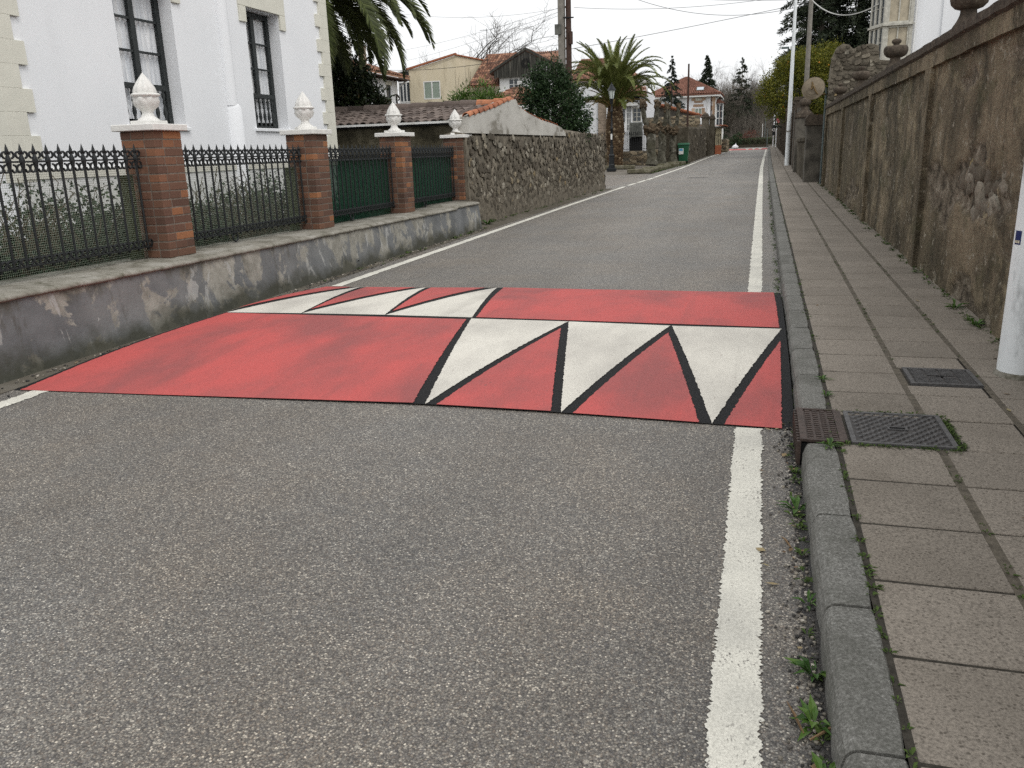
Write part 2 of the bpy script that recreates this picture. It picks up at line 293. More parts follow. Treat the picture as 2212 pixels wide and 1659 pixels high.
leafmat('ivy_leaf', [(0, (.008, .02, .009)), (.7, (.018, .04, .017)), (1, (.04, .07, .027))], .6, .1, .2)
leafmat('hedge_leaf', [(0, (.018, .03, .01)), (.6, (.036, .055, .018)), (1, (.07, .085, .03))], .6, .1)
leafmat('red_leaf', [(0, (.09, .025, .018)), (1, (.2, .06, .035))], .6, .15)
m = M('vine'); m.col((.075, .06, .04)).rough(.9, .1); MAT['vine'] = m.m
def netmat(name, c, sx, w, op=None):
    m = M(name); m.col(c).rough(.7, .2)
    p = m.node('ShaderNodeSeparateXYZ', {'Vector': m.pos()})
    def lines(s): return m.math('LESS_THAN', m.math('FRACT', m.math('MULTIPLY', s, sx)), w)
    a = m.math('MAXIMUM', lines(p.outputs[1]), lines(p.outputs[2]))
    m.l.new(a, m.b.inputs['Alpha']); MAT[name] = m.m
netmat('wire_net', (.3, .35, .28), 55, .12)
m = M('shade_cloth'); m.col(m.ramp(m.noise(30, 3, .6, m.pos((1, .3, 1))), [(.3, (.008, .036, .022)), (.7, (.016, .064, .037))])).rough(.8, .15); m.b.inputs['Alpha'].default_value = .9; MAT['shade_cloth'] = m.m
m = M('olive_strip'); m.col((.04, .05, .02)).rough(.8, .2); MAT['olive_strip'] = m.m

# ------------------------------------------------------------------ mesh helpers
WL = {}                                            # world position of every parent
def put(o, parent, loc=(0, 0, 0)):
    COL.objects.link(o)
    if parent is not None:
        o.parent = parent; p = WL[parent.name]; o.location = Vector(loc) - p
        WL[o.name] = Vector(loc)
    else:
        o.location = loc; WL[o.name] = Vector(loc)
    return o
def tag(o, label=None, cat=None, group=None, kind=None):
    for k, v in (('label', label), ('category', cat), ('group', group), ('kind', kind)):
        if v: o[k] = v
    return o
def thing(name, label, cat, loc=(0, 0, 0), group=None, kind=None):
    return tag(put(bpy.data.objects.new(name, None), None, loc), label, cat, group, kind)
def inst(name, mesh, parent, loc, rot=None, scale=None):
    o = put(bpy.data.objects.new(name, mesh), parent, loc)
    if rot is not None: o.rotation_euler = rot
    if scale is not None: o.scale = scale
    return o
class MB:
    def __init__(s): s.v = []; s.f = []
    def add(s, vs, fs):
        o = len(s.v); s.v.extend(tuple(map(float, p)) for p in vs); s.f.extend(tuple(i + o for i in f) for f in fs); return s
    def box(s, x0, x1, y0, y1, z0, z1):
        return s.add([(x, y, z) for z in (z0, z1) for y in (y0, y1) for x in (x0, x1)], [(0, 2, 3, 1), (4, 5, 7, 6), (0, 1, 5, 4), (2, 6, 7, 3), (0, 4, 6, 2), (1, 3, 7, 5)])
    def bbox(s, x0, x1, y0, y1, z0, z1, b=.004):
        """box with chamfered edges"""
        vs = []; idx = {}
        for i, (x, sx) in enumerate(((x0, 1), (x1, -1))):
            for j, (y, sy) in enumerate(((y0, 1), (y1, -1))):
                for k, (z, sz) in enumerate(((z0, 1), (z1, -1))):
                    for a, p in enumerate(((x, y + sy * b, z + sz * b), (x + sx * b, y, z + sz * b), (x + sx * b, y + sy * b, z))):
                        idx[i, j, k, a] = len(vs); vs.append(p)
        I = idx; fs = []
        for a in range(3):
            for e in (0, 1):
                q = []
                for (u, w) in ((0, 0), (1, 0), (1, 1), (0, 1)):
                    t = [u, w]; t.insert(a, e); q.append(I[(*t, a)])
                fs.append(tuple(q if e else q[::-1]))
        for a in range(3):
            o1, o2 = [t for t in range(3) if t != a]
            for u in (0, 1):
                for w in (0, 1):
                    q = []
                    for e, ax in ((0, o1), (1, o1), (1, o2), (0, o2)):
                        t = [0, 0, 0]; t[a] = e; t[o1] = u; t[o2] = w; q.append(I[(*t, ax)])
                    fs.append(tuple(q))
        for i in (0, 1):
            for j in (0, 1):
                for k in (0, 1): fs.append((I[i, j, k, 0], I[i, j, k, 1], I[i, j, k, 2]))
        return s.add(vs, fs)
    def obox(s, O, U, N, u0, u1, z0, z1, n0, n1):
        """box in a facade frame: O origin, U along, N outward"""
        vs = [O + U * u + N * n + Vector((0, 0, z)) for z in (z0, z1) for n in (n0, n1) for u in (u0, u1)]
        return s.add(vs, [(0, 2, 3, 1), (4, 5, 7, 6), (0, 1, 5, 4), (2, 6, 7, 3), (0, 4, 6, 2), (1, 3, 7, 5)])
    def quad(s, a, b, c, d): return s.add([a, b, c, d], [(0, 1, 2, 3)])
    def slabq(s, a, b, c, d, t):
        """four-cornered plate with thickness t downwards"""
        top = [Vector(p) for p in (a, b, c, d)]; bot = [p - Vector((0, 0, t)) for p in top]
        return s.add(top + bot, [(0, 1, 2, 3), (7, 6, 5, 4)] + [(i, i + 4, (i + 1) % 4 + 4, (i + 1) % 4) for i in range(4)])
    def prism(s, pts, d):
        """closed polygon (3D points) pushed along vector d"""
        n = len(pts); a = [Vector(p) for p in pts]; d = Vector(d)
        return s.add(a + [p + d for p in a], [tuple(range(n))[::-1], tuple(range(n, 2 * n))] + [(i, (i + 1) % n, (i + 1) % n + n, i + n) for i in range(n)])
    def tube(s, path, rad, n=6, cap=True):
        P = [Vector(p) for p in path]; k = len(P); o = len(s.v)
        if isinstance(rad, (int, float)): rad = [rad] * k
        t = (P[1] - P[0]).normalized(); a = t.orthogonal().normalized()
        for i in range(k):
            t = (P[min(i + 1, k - 1)] - P[max(i - 1, 0)])
            t = t.normalized() if t.length > 1e-9 else Vector((0, 0, 1))
            a = a - t * a.dot(t); a = a.normalized() if a.length > 1e-6 else t.orthogonal().normalized(); b = t.cross(a)
            for j in range(n):
                q = 2 * PI * j / n; s.v.append(tuple(P[i] + (a * math.cos(q) + b * math.sin(q)) * rad[i]))
        for i in range(k - 1):
            for j in range(n):
                j2 = (j + 1) % n; s.f.append((o + i * n + j, o + i * n + j2, o + (i + 1) * n + j2, o + (i + 1) * n + j))
        if cap:
            o2 = len(s.v); s.v.extend(s.v[o:o + n] + s.v[o + (k - 1) * n:o + k * n]); s.f.append(tuple(o2 + j for j in range(n))[::-1]); s.f.append(tuple(o2 + n + j for j in range(n)))
        return s
    def lathe(s, prof, c=(0, 0, 0), n=16, mod=None):
        o = len(s.v); k = len(prof)
        for i, (r, z) in enumerate(prof):
            for j in range(n):
                q = 2 * PI * j / n; rr = r * (mod(i, j) if mod else 1); s.v.append((c[0] + rr * math.cos(q), c[1] + rr * math.sin(q), c[2] + z))
        for i in range(k - 1):
            for j in range(n):
                j2 = (j + 1) % n; s.f.append((o + i * n + j, o + i * n + j2, o + (i + 1) * n + j2, o + (i + 1) * n + j))
        o2 = len(s.v); s.v.extend(s.v[o:o + n] + s.v[o + (k - 1) * n:o + k * n]); s.f.append(tuple(o2 + j for j in range(n))[::-1]); s.f.append(tuple(o2 + n + j for j in range(n))); return s
    def blob(s, c, r, seed=0, amp=.25, n=7, sq=(1, 1, 1)):
        o = len(s.v); c = Vector(c); rings = n; seg = n + 2
        for i in range(rings + 1):
            th = PI * i / rings
            for j in range(seg):
                ph = 2 * PI * j / seg; d = Vector((math.sin(th) * math.cos(ph), math.sin(th) * math.sin(ph), math.cos(th)))
                k = r * (1 + amp * mnoise.noise(d * 1.7 + Vector((seed * 3.1, seed * 1.7, 0))) + amp * .6 * mnoise.noise(d * 4 + Vector((0, seed * 2.3, 5))))
                s.v.append((c.x + d.x * k * sq[0], c.y + d.y * k * sq[1], c.z + d.z * k * sq[2]))
        for i in range(rings):
            for j in range(seg):
                j2 = (j + 1) % seg; s.f.append((o + i * seg + j, o + (i + 1) * seg + j, o + (i + 1) * seg + j2, o + i * seg + j2))
        return s
    def mesh(s, name, mat, off=(0, 0, 0), smooth=False):
        me = bpy.data.meshes.new(name); ox, oy, oz = off
        me.from_pydata([(x - ox, y - oy, z - oz) for x, y, z in s.v], [], s.f)
        me.materials.append(MAT[mat])
        if smooth: me.polygons.foreach_set('use_smooth', [True] * len(me.polygons))
        me.update(); return me
    def build(s, name, mat, parent=None, loc=(0, 0, 0), smooth=False, kind=None):
        """geometry given in world coordinates; the object's origin is the parent's (or loc)"""
        p = WL[parent.name] if parent is not None else Vector(loc)
        o = put(bpy.data.objects.new(name, s.mesh(name, mat, p, smooth)), parent, p)
        if kind: o['kind'] = kind
        return o
def np_mesh(name, verts, faces, mat, parent=None, kind=None):
    """verts (n,3), faces (m,k) arrays, world coordinates"""
    p = np.array(WL[parent.name]) if parent is not None else np.zeros(3)
    me = bpy.data.meshes.new(name); nv, (nf, k) = len(verts), faces.shape
    me.vertices.add(nv); me.vertices.foreach_set('co', (verts - p).astype(np.float32).ravel())
    me.loops.add(nf * k); me.loops.foreach_set('vertex_index', faces.astype(np.int32).ravel())
    me.polygons.add(nf); me.polygons.foreach_set('loop_start', np.arange(0, nf * k, k, dtype=np.int32)); me.polygons.foreach_set('loop_total', np.full(nf, k, dtype=np.int32))
    me.materials.append(MAT[mat]); me.update(calc_edges=True); me.validate()
    o = put(bpy.data.objects.new(name, me), parent, tuple(p))
    if kind: o['kind'] = kind
    return o
def nz(x, y, z, s=1.0): return mnoise.noise(Vector((x * s, y * s, z * s)))
Z = Vector((0, 0, 1))
def frame(a, b):
    """facade frame from a to b (left to right seen from outside)"""
    O = Vector(a); U = Vector((b[0] - a[0], b[1] - a[1], 0)); L = U.length; U.normalize(); N = U.cross(Z); return O, U, N, L
def facade(mb, fr, H, holes, depth=.15, top=None):
    """wall face with real openings and reveals; holes = (u0,u1,z0,z1); top(u) gives a sloping top"""
    O, U, N, L = fr
    us = sorted({0, L, *[h[0] for h in holes], *[h[1] for h in holes]}); zs = sorted({0, H, *[h[2] for h in holes], *[h[3] for h in holes]})
    P = lambda u, z, n=0: O + U * u + N * n + Z * z
    for i in range(len(us) - 1):
        for j in range(len(zs) - 1):
            uc, zc = (us[i] + us[i + 1]) / 2, (zs[j] + zs[j + 1]) / 2
            if any(h[0] < uc < h[1] and h[2] < zc < h[3] for h in holes): continue
            mb.quad(P(us[i], zs[j]), P(us[i + 1], zs[j]), P(us[i + 1], zs[j + 1]), P(us[i], zs[j + 1]))
    for u0, u1, z0, z1 in holes:
        c = [(u0, z0), (u1, z0), (u1, z1), (u0, z1)]
        for k in range(4):
            (ua, za), (ub, zb) = c[k], c[(k + 1) % 4]; mb.quad(P(ua, za), P(ub, zb), P(ub, zb, -depth), P(ua, za, -depth))
def window(parent, fr, u0, u1, z0, z1, inset=.12, nx=2, nzz=3, fw=.06, bw=.03, fm='white_paint', gm='far_glass', label=None):
    """window > frame with bars, panes as sub-parts"""
    O, U, N, L = fr; a, b = -inset, -inset + .06; m = MB()
    for q in ((u0, u1, z0, z0 + fw), (u0, u1, z1 - fw, z1), (u0, u0 + fw, z0 + fw, z1 - fw), (u1 - fw, u1, z0 + fw, z1 - fw)): m.obox(O, U, N, *q, a, b)
    xs = [u0 + fw + (u1 - u0 - 2 * fw) * i / nx for i in range(nx + 1)]; zs = [z0 + fw + (z1 - z0 - 2 * fw) * i / nzz for i in range(nzz + 1)]
    for x in xs[1:-1]: m.obox(O, U, N, x - bw, x + bw, z0 + fw, z1 - fw, a + .005, b - .005)
    for zz in zs[1:-1]: m.obox(O, U, N, u0 + fw, u1 - fw, zz - bw * .6, zz + bw * .6, a + .008, b - .008)
    w = m.build('window', fm, parent)
    for i in range(nx):
        for j in range(nzz):
            p = MB(); p.obox(O, U, N, xs[i], xs[i + 1], zs[j], zs[j + 1], a + .012, a + .02); p.build('pane', gm, w)
    return w

# ------------------------------------------------------------------ the setting
def sheet(name, mat, rows, off, label, cat, kind='structure', nx=1):
    """strip from rows (y, x0, x1) lying on the sloping street"""
    m = MB()
    for y, x0, x1 in rows:
        for i in range(nx + 1): m.v.append((x0 + (x1 - x0) * i / nx, y, gz(y, off)))
    for r in range(len(rows) - 1):
        for i in range(nx):
            a = r * (nx + 1) + i; m.f.append((a, a + 1, a + nx + 2, a + nx + 1))
    return tag(m.build(name, mat), label, cat, None, kind)
sheet('ground', 'ground_earth', [(-60, -300, 300), (130, -300, 300), (900, -600, 600)], -.03, 'bare earth ground under gardens and houses', 'ground')
LEFT = [(-4, -5.15), (10, -5.12), (15, -5.15), (26.6, -4.75), (28, -4.7), (33, -4.45), (42, -4.25), (51, -3.95), (61, -3.8), (70, -3.6), (81, -3.1), (90, -3.1), (97, -3.4)]
RIGHT = [(-4, .24), (20, .27), (40, .33), (60, .43), (88, .62), (97, .7)]
def lerp(T, y):
    for (a, p), (b, q) in zip(T, T[1:]):
        if y <= b: return p + (q - p) * (y - a) / (b - a)
    return T[-1][1]
ys = [-4, 0, 5, 10, 15, 20, 26.6, 28, 33, 37, 42, 47, 51, 56, 61, 66, 70, 75, 81, 86, 90, 97, 99]
sheet('road', 'asphalt', [(y, lerp(LEFT, y), lerp(RIGHT, y)) for y in ys], 0, 'grey asphalt road climbing gently towards the hedge', 'road')
sheet('side_lane', 'lane_asphalt', [(26.55, -14, -4.6), (36.5, -14, -4.35)], -.006, 'patched asphalt side lane beyond the rubble wall end', 'lane')
sheet('plaza', 'plaza', [(36.4, -16, -4.6), (52, -16, -4.1)], -.008, 'gravelly grey paving round the lamp post and the pollarded trees', 'paving')
# edge lines with ragged, worn edges
LLINE = [(-4, -4.66), (8.5, -4.56), (20, -4.36), (27.6, -4.16), (32, -3.94), (42, -3.68), (61, -3.5), (75, -3.1), (81, -2.85), (90, -2.7)]
RLINE = [(-4, .0), (8.5, -.003), (20, .0), (40, .03), (59, .17), (84, .4), (90, .48)]
def ragged(T, y0, y1, w, seed):
    rnd = random.Random(seed); m = MB(); y = y0; k = 0
    while True:
        x = lerp(T, y); j = .0085 if y < 14 else .003; r = lambda: rnd.gauss(0, j * .55) + j * .7 * nz(y * 9, seed, 0)
        m.v += [(x - w / 2 + r(), y, gz(y, .004)), (x + w / 2 + r(), y, gz(y, .004))]
        if k: m.f.append((2 * k - 2, 2 * k - 1, 2 * k + 1, 2 * k))
        k += 1
        if y >= y1: break
        y = min(y1, y + .0065 * max(1, (max(y, .1) / 2.2) ** 1.3))
    return m
ml = MB()
for a, b in ((-3, 4.31), (8.46, 27.3), (27.9, 29.2), (29.6, 31.2), (31.5, 32.8), (33.1, 84.5)):
    r_ = ragged(LLINE, a, b, .125, 3); ml.add(r_.v, r_.f)
tag(ml.build('road_edge_line', 'line_paint'), 'worn white edge line along the low wall side of the road', 'road line', None, 'structure')
mr = MB()
for a, b in ((-3, 4.36), (8.42, 86)):
    r_ = ragged(RLINE, a, b, .135, 5); mr.add(r_.v, r_.f)
tag(mr.build('road_edge_line', 'line_paint'), 'worn white edge line running beside the kerb', 'road line', None, 'structure')
# dirt strip at the foot of the low wall and gritty tarmac strip by the kerb
sheet('gutter_strip', 'ground_earth', [(-3, -5.2, -4.83), (4.3, -5.2, -4.82), (9, -5.2, -4.80), (14.6, -5.2, -4.66), (20, -5.1, -4.55), (26.4, -4.9, -4.4)], .003, 'brown dirt strip at the foot of the low wall', 'gutter')
sheet('kerb_gutter', 'asphalt_dark', [(.0 + i * .02, lerp(RIGHT, i * .02) - .05 - .045 * (nz(i * .02 * 2.3, 0, 0) + .6 * nz(i * .02 * 11, 3, 0)), lerp(RIGHT, i * .02)) for i in range(215)], .003, 'dark gritty strip of tarmac along the kerb', 'gutter')
sheet('road_patch', 'asphalt_dark', [(32.1, -2.63, -2.0), (32.45, -2.5, -1.83)], .004, 'dark tar patch across the empty carriageway', 'road patch')

# speed hump: dark tarmac bank carrying painted panels
def hump(y, c=6.4, half=2.07, h=.075):
    t = (y - c) / half; return max(0.0, h * (1 - abs(t) ** 2.4))
HY = [4.3 + 4.2 * i / 42 for i in range(43)]
def paint_poly(pts, off, c=6.4):
    """convex polygon laid over the hump in thin strips"""
    n = len(pts); y0 = min(p[1] for p in pts); y1 = max(p[1] for p in pts); m = MB()
    cuts = sorted({y0, y1, *[p[1] for p in pts], *[y0 + i * .018 for i in range(int((y1 - y0) / .018) + 1)]}); prev = None; rj = random.Random(int(pts[0][0] * 1000)); g_ = lambda: rj.gauss(0, .0022)
    for y in cuts:
        xs = []
        for i in range(n):
            (xa, ya), (xb, yb) = pts[i], pts[(i + 1) % n]
            if abs(ya - yb) < 1e-9:
                if abs(y - ya) < 1e-9: xs += [xa, xb]
            elif min(ya, yb) - 1e-9 <= y <= max(ya, yb) + 1e-9: xs.append(xa + (xb - xa) * (y - ya) / (yb - ya))
        zz = gz(y, hump(y) + off); row = [(min(xs) + g_(), y, zz), (max(xs) + g_() + .001, y, zz)]
        if prev: m.add(prev + row, [(0, 1, 3, 2)])
        prev = row
    return m
hp = thing('speed_hump', 'red and white painted speed hump with black outlined sharp triangles', 'speed hump', (-2.3, 6.4, gz(6.4)))
bm_ = MB(); YF = [(-4.97, 4.272), (-4.76, 4.284), (-1.95, 4.437), (-1.1, 4.428), (-.262, 4.386), (.232, 4.366)]; YB = [(-4.97, 8.36), (-4.2, 8.375), (-2.6, 8.525), (.232, 8.395)]
for i in range(42):
    for j in range(43):
        x = -4.80 + 5.032 * max(0, i - 1) / 40; ya_, yb_ = lerp(YF, x), lerp(YB, x); y = ya_ + (yb_ - ya_) * j / 42; xs_ = x + .035 * (y - 4.3) * (1 - max(0, i - 1) / 40)
        bm_.v.append((xs_ - (.07 if i == 0 else 0), y, gz(y, -.01 if i == 0 else hump(y) + .002)))
bm_.f = [(i * 43 + j, (i + 1) * 43 + j, (i + 1) * 43 + j + 1, i * 43 + j + 1) for i in range(41) for j in range(42)]
bm_.build('tarmac_bank', 'hump_black', hp)
HO = .006
for t in ([(-2.294, 6.56), (-1.454, 6.535), (-1.867, 4.435)], [(-1.447, 6.535), (-.627, 6.475), (-1.033, 4.42)], [(-.612, 6.47), (.202, 6.46), (-.191, 4.375)],
          [(-3.111, 6.625), (-2.305, 6.605), (-2.67, 8.505)], [(-3.931, 6.61), (-3.125, 6.628), (-3.458, 8.43)], [(-4.69, 6.57), (-3.942, 6.61), (-4.217, 8.37)]):
    paint_poly(t, HO).build('white_triangle', 'hump_white', hp)
for t in ([(-1.458, 6.28), (-1.795, 4.435), (-1.095, 4.43)], [(-.617, 6.225), (-.963, 4.418), (-.262, 4.388)], [(.186, 6.06), (-.128, 4.38), (.165, 4.368)],
          [(-2.80, 8.49), (-3.40, 8.44), (-3.131, 6.82)], [(-3.58, 8.425), (-4.15, 8.385), (-3.951, 6.82)], [(-4.33, 8.375), (-4.63, 8.36), (-4.73, 6.80)]):
    paint_poly(t, HO).build('red_triangle', 'hump_red', hp)
paint_poly([(-4.76, 4.285), (-1.95, 4.44), (-2.33, 6.53), (-4.68, 6.555)], HO).build('red_panel', 'hump_red', hp)
paint_poly([(-2.27, 6.62), (.185, 6.505), (.172, 8.39), (-2.595, 8.51)], HO).build('red_panel', 'hump_red', hp)
# far hump, only its painted edge shows
h2 = thing('speed_hump', 'distant red speed hump with white teeth before the hedge', 'speed hump', (-1.2, 87, gz(87)))
def far_hump(y): return hump(y, 87, 2.0, .07)
q = MB()
for i in range(13):
    y = 85 + 4 * i / 12; q.v += [(-3.0, y, gz(y, far_hump(y) + .004)), (.5, y, gz(y, far_hump(y) + .004))]
q.f = [(2 * i, 2 * i + 1, 2 * i + 3, 2 * i + 2) for i in range(12)]; q.build('red_panel', 'hump_red', h2)
for k in range(3):
    xa = -1.35 + k * .6; t = MB()
    for i in range(7):
        y = 85.05 + 1.9 * i / 6; w = .26 * i / 6; t.v += [(xa - w, y, gz(y, far_hump(y) + .012)), (xa + w + .004, y, gz(y, far_hump(y) + .012))]
    t.f = [(2 * i, 2 * i + 1, 2 * i + 3, 2 * i + 2) for i in range(6)]; t.build('white_triangle', 'hump_white', h2)

# ---- pavement of concrete slabs on a bed
KX = lambda y: lerp(RIGHT, y) - .015               # foot of the kerb
pav = thing('pavement', 'pinkish concrete slab pavement between kerb and tall plaster wall', 'pavement', (0, 0, 0), None, 'structure')
b = MB()
for y in (-3, 3.2, 4.4, 12, 20, 26, 40, 60, 80, 97): b.v += [(KX(y) + .15, y, gz(y, .1172)), (KX(y) + 1.7 + (.0 if y < 26 else -.1), y, gz(y, .104))]
b.f = [(2 * i, 2 * i + 1, 2 * i + 3, 2 * i + 2) for i in range(9)]; b.build('slab_bed', 'joint_dirt_shade', pav)  # near-black bed: joint dirt, with the shade between slabs put into its colour
for xa, xb in ((.8, .832), (1.215, 1.245)):
    b = MB()
    for y in (-3, 3.2, 4.4, 12, 20, 26, 40, 60, 80, 97): b.v += [(KX(y) - .225 + xa - .004, y, gz(y, .1179)), (KX(y) - .225 + xb + .004, y, gz(y, .1179))]
    b.f = [(2 * i, 2 * i + 1, 2 * i + 3, 2 * i + 2) for i in range(9)]; b.build('joint_fill', 'joint_fill', pav)
COLS = [(.397, .80), (.832, 1.215), (1.245, 1.60)]
slab_var = {}
for ci, (x0, x1) in enumerate(COLS):
    for v in range(2):
        mm = MB(); w = x1 - x0; mm.bbox(-w / 2, w / 2, -.204, .204, -.05, 0, .003 + .001 * v); slab_var[ci, v] = mm.mesh('paving_slab', 'slab')
tilt = math.atan(SL); far = MB(); rnd = random.Random(11)
def slab_at(ci, y, j=1):
    x = (COLS[ci][0] + COLS[ci][1]) / 2 + KX(y) - .225
    inst('paving_slab', slab_var[ci, rnd.randint(0, 1)], pav, (x, y, gz(y, .1192 + rnd.uniform(-.0004, .0006))), (tilt + rnd.uniform(-.0012, .0012), rnd.uniform(-.0015, .0015), rnd.uniform(-.004, .004)))
def odd_slab(x0, x1, y0, y1):
    mm = MB(); xc, yc = (x0 + x1) / 2, (y0 + y1) / 2; mm.bbox(x0 - xc, x1 - xc, y0 - yc, y1 - yc, -.05, 0, .007)
    inst('paving_slab', mm.mesh('paving_slab', 'slab'), pav, (xc, yc, gz(yc, .1192)), (tilt, 0, 0))
row = 0
while True:
    y0 = 1.345 + .4225 * row - .4225 * 4; row += 1; yc = y0 + .211
    if yc > 97: break
    for ci in range(3):
        if yc > 33:
            x0, x1 = COLS[ci]; d = KX(yc) - .225; dz = rnd.uniform(-.002, .002)
            far.slabq(*[(x + d, y, gz(y, .1192 + dz * .2)) for x, y in ((x0, y0 + .008), (x1 - (.08 if ci == 2 else 0), y0 + .008), (x1 - (.08 if ci == 2 else 0), y0 + .415), (x0, y0 + .415))], .03); continue
        if ci == 0 and 3.85 < yc < 4.35: continue
        if ci == 1 and 3.85 < yc < 4.35: odd_slab(.935, 1.217, y0 + .004, y0 + .412); continue
        if ci == 1 and 4.7 < yc < 5.1: odd_slab(.832, 1.215, y0 + .004, 4.905); continue
        if ci == 1 and 5.1 < yc < 5.5: odd_slab(.832, 1.215, 5.29, y0 + .413); continue
        slab_at(ci, yc)
far.build('paving_slab', 'slab', pav, kind='stuff')
krb = thing('kerb', 'worn grey granite kerb along the pavement edge', 'kerb', (0, 0, 0), None, 'structure')
PR = [(0, -.1), (.005, .07), (.013, .1), (.026, .115), (.038, .12), (.148, .121), (.153, .116), (.154, -.1)]
def kerb_mesh(L, sd):
    mm = MB(); n = 7; r = random.Random(sd)
    for i in range(n):
        y = -L / 2 + L * i / (n - 1); e = .006 if i in (0, n - 1) else 0
        for x, z in PR: mm.v.append((x + (r.uniform(-.002, .002) if z > 0 else 0) + (e if x < .05 else -e * (x > .1)), y, z - (e if z > .06 else 0) + r.uniform(-.0015, .0015)))
    k = len(PR)
    for i in range(n - 1):
        for j in range(k - 1): mm.f.append((i * k + j, i * k + j + 1, (i + 1) * k + j + 1, (i + 1) * k + j))
    mm.f.append(tuple(range(k))); mm.f.append(tuple(range((n - 1) * k, n * k))[::-1]); return mm.mesh('kerb_stone', 'kerb_stone', (0, 0, 0), False)
def kerb_at(me, y): inst('kerb_stone', me, krb, (KX(y), y, gz(y)), (tilt, 0, -math.atan((KX(y + .3) - KX(y - .3)) / .6)))
KM = [kerb_mesh(.642, s) for s in range(4)]
y = 1.785 - .655 * 5
while y < 3.0: kerb_at(KM[rnd.randint(0, 3)], y + .3275); y += .655
kerb_at(kerb_mesh(.772, 9), 3.487)
y = 4.405; farK = []
while y < 36: kerb_at(KM[rnd.randint(0, 3)], y + .3275); y += .655
fk = MB()
while y < 97:
    m0 = [(KX(y) + x, y, gz(y) + z) for x, z in PR]; m1 = [(KX(y + .64) + x, y + .64, gz(y + .64) + z) for x, z in PR]; k = len(PR)
    fk.add(m0 + m1, [(j, j + 1, j + 1 + k, j + k) for j in range(k - 1)] + [tuple(range(k)), tuple(range(k, 2 * k))[::-1]]); y += .655
fk.build('kerb_stone', 'kerb_stone', krb, kind='stuff')

# ------------------------------------------------------------------ iron covers in the pavement
def gslope(o): o.rotation_euler[0] = tilt
di = thing('gully_inlet', 'rusty cast iron gully inlet set into the kerb', 'drain', (.33, 4.12, gz(4.12)))
g = MB(); zt = gz(4.12, .1255)
g.box(.232, .262, 3.872, 4.372, zt - .008, zt + .004); g.box(.262, .425, 3.872, 3.89, zt - .008, zt + .003); g.box(.262, .425, 4.354, 4.372, zt - .008, zt + .003); g.box(.405, .44, 3.89, 4.354, zt - .008, zt + .003)
g.build('rim', 'iron_rust', di)
MB().box(.262, .405, 3.89, 4.354, zt - .02, zt - .004).build('cover_plate', 'iron_rust', di)
st_ = MB()
for i in range(4):
    for j in range(14):
        x, yy = .281 + i * .036, 3.908 + j * .0325; st_.box(x - .011, x + .011, yy - .009, yy + .009, zt - .004, zt + .002)
st_.build('studs', 'iron_rust', di, kind='stuff')
MB().box(.232, .425, 3.872, 4.372, zt - .2, zt - .02).build('throat', 'black_hole', di)
for j in range(13):
    yy = 3.876 + j * .0408; q = MB(); q.box(.218, .236, yy - .009, yy + .009, gz(yy, -.02), zt - .008); q.build('front_bar', 'iron_rust', di)
mc = thing('manhole_cover', 'square iron manhole cover with diamond tread next to the gully inlet', 'manhole cover', (.67, 4.12, gz(4.12)), 'covers in the pavement')
g = MB()
for q in ((.455, .90, 3.875, 3.897), (.455, .90, 4.338, 4.36), (.455, .477, 3.897, 4.338), (.878, .90, 3.897, 4.338)): g.box(*q, zt - .02, zt + .003)
g.build('frame', 'iron_edge', mc); MB().box(.477, .878, 3.897, 4.338, zt - .02, zt - .004).build('cover_plate', 'iron_grey', mc)
st_ = MB()
for i in range(9):
    for j in range(15):
        x = .50 + i * .045 + (.0225 if j % 2 else 0); yy = 3.918 + j * .029
        if x > .865 or (abs(x - .68) < .055 and abs(yy - 4.12) < .03): continue
        a = [(x - .016, yy), (x, yy - .012), (x + .016, yy), (x, yy + .012)]
        st_.add([(p[0], p[1], zt - .004) for p in a] + [(x + (p[0] - x) * .7, yy + (p[1] - yy) * .7, zt + .002) for p in a], [(4, 5, 6, 7)] + [(k, (k + 1) % 4, (k + 1) % 4 + 4, k + 4) for k in range(4)])
st_.build('treads', 'iron_edge', mc, kind='stuff')
g = MB()
for q in ((.635, .725, 4.098, 4.105), (.635, .725, 4.135, 4.142), (.635, .645, 4.105, 4.135), (.715, .725, 4.105, 4.135)): g.box(*q, zt - .004, zt + .002)
g.build('key_slot', 'iron_edge', mc); MB().box(.645, .715, 4.105, 4.135, zt - .004, zt - .002).build('key_hole', 'black_hole', mc)
zt2 = gz(5.1, .1245)
mc2 = thing('manhole_cover', 'ribbed iron manhole cover near the foot of the grey post', 'manhole cover', (1.04, 5.1, gz(5.1)), 'covers in the pavement')
g = MB()
for q in ((.862, 1.225, 4.92, 4.94), (.862, 1.225, 5.26, 5.28), (.862, .884, 4.94, 5.26), (1.203, 1.225, 4.94, 5.26)): g.box(*q, zt2 - .02, zt2 + .003)
g.build('frame', 'iron_edge', mc2); MB().box(.884, 1.203, 4.94, 5.26, zt2 - .02, zt2 - .004).build('cover_plate', 'iron_grey', mc2)
g = MB()
for i in range(4):
    for j in range(11):
        x0 = .895 + i * .078; yy = 4.956 + j * .029
        if 1 <= i <= 2 and j == 5: continue
        g.box(x0, x0 + .064, yy - .007, yy + .007, zt2 - .004, zt2 + .002)
g.build('ribs', 'iron_edge', mc2, kind='stuff'); MB().box(1.02, 1.06, 5.085, 5.115, zt2 - .004, zt2 + .001).build('key_hole', 'black_hole', mc2)

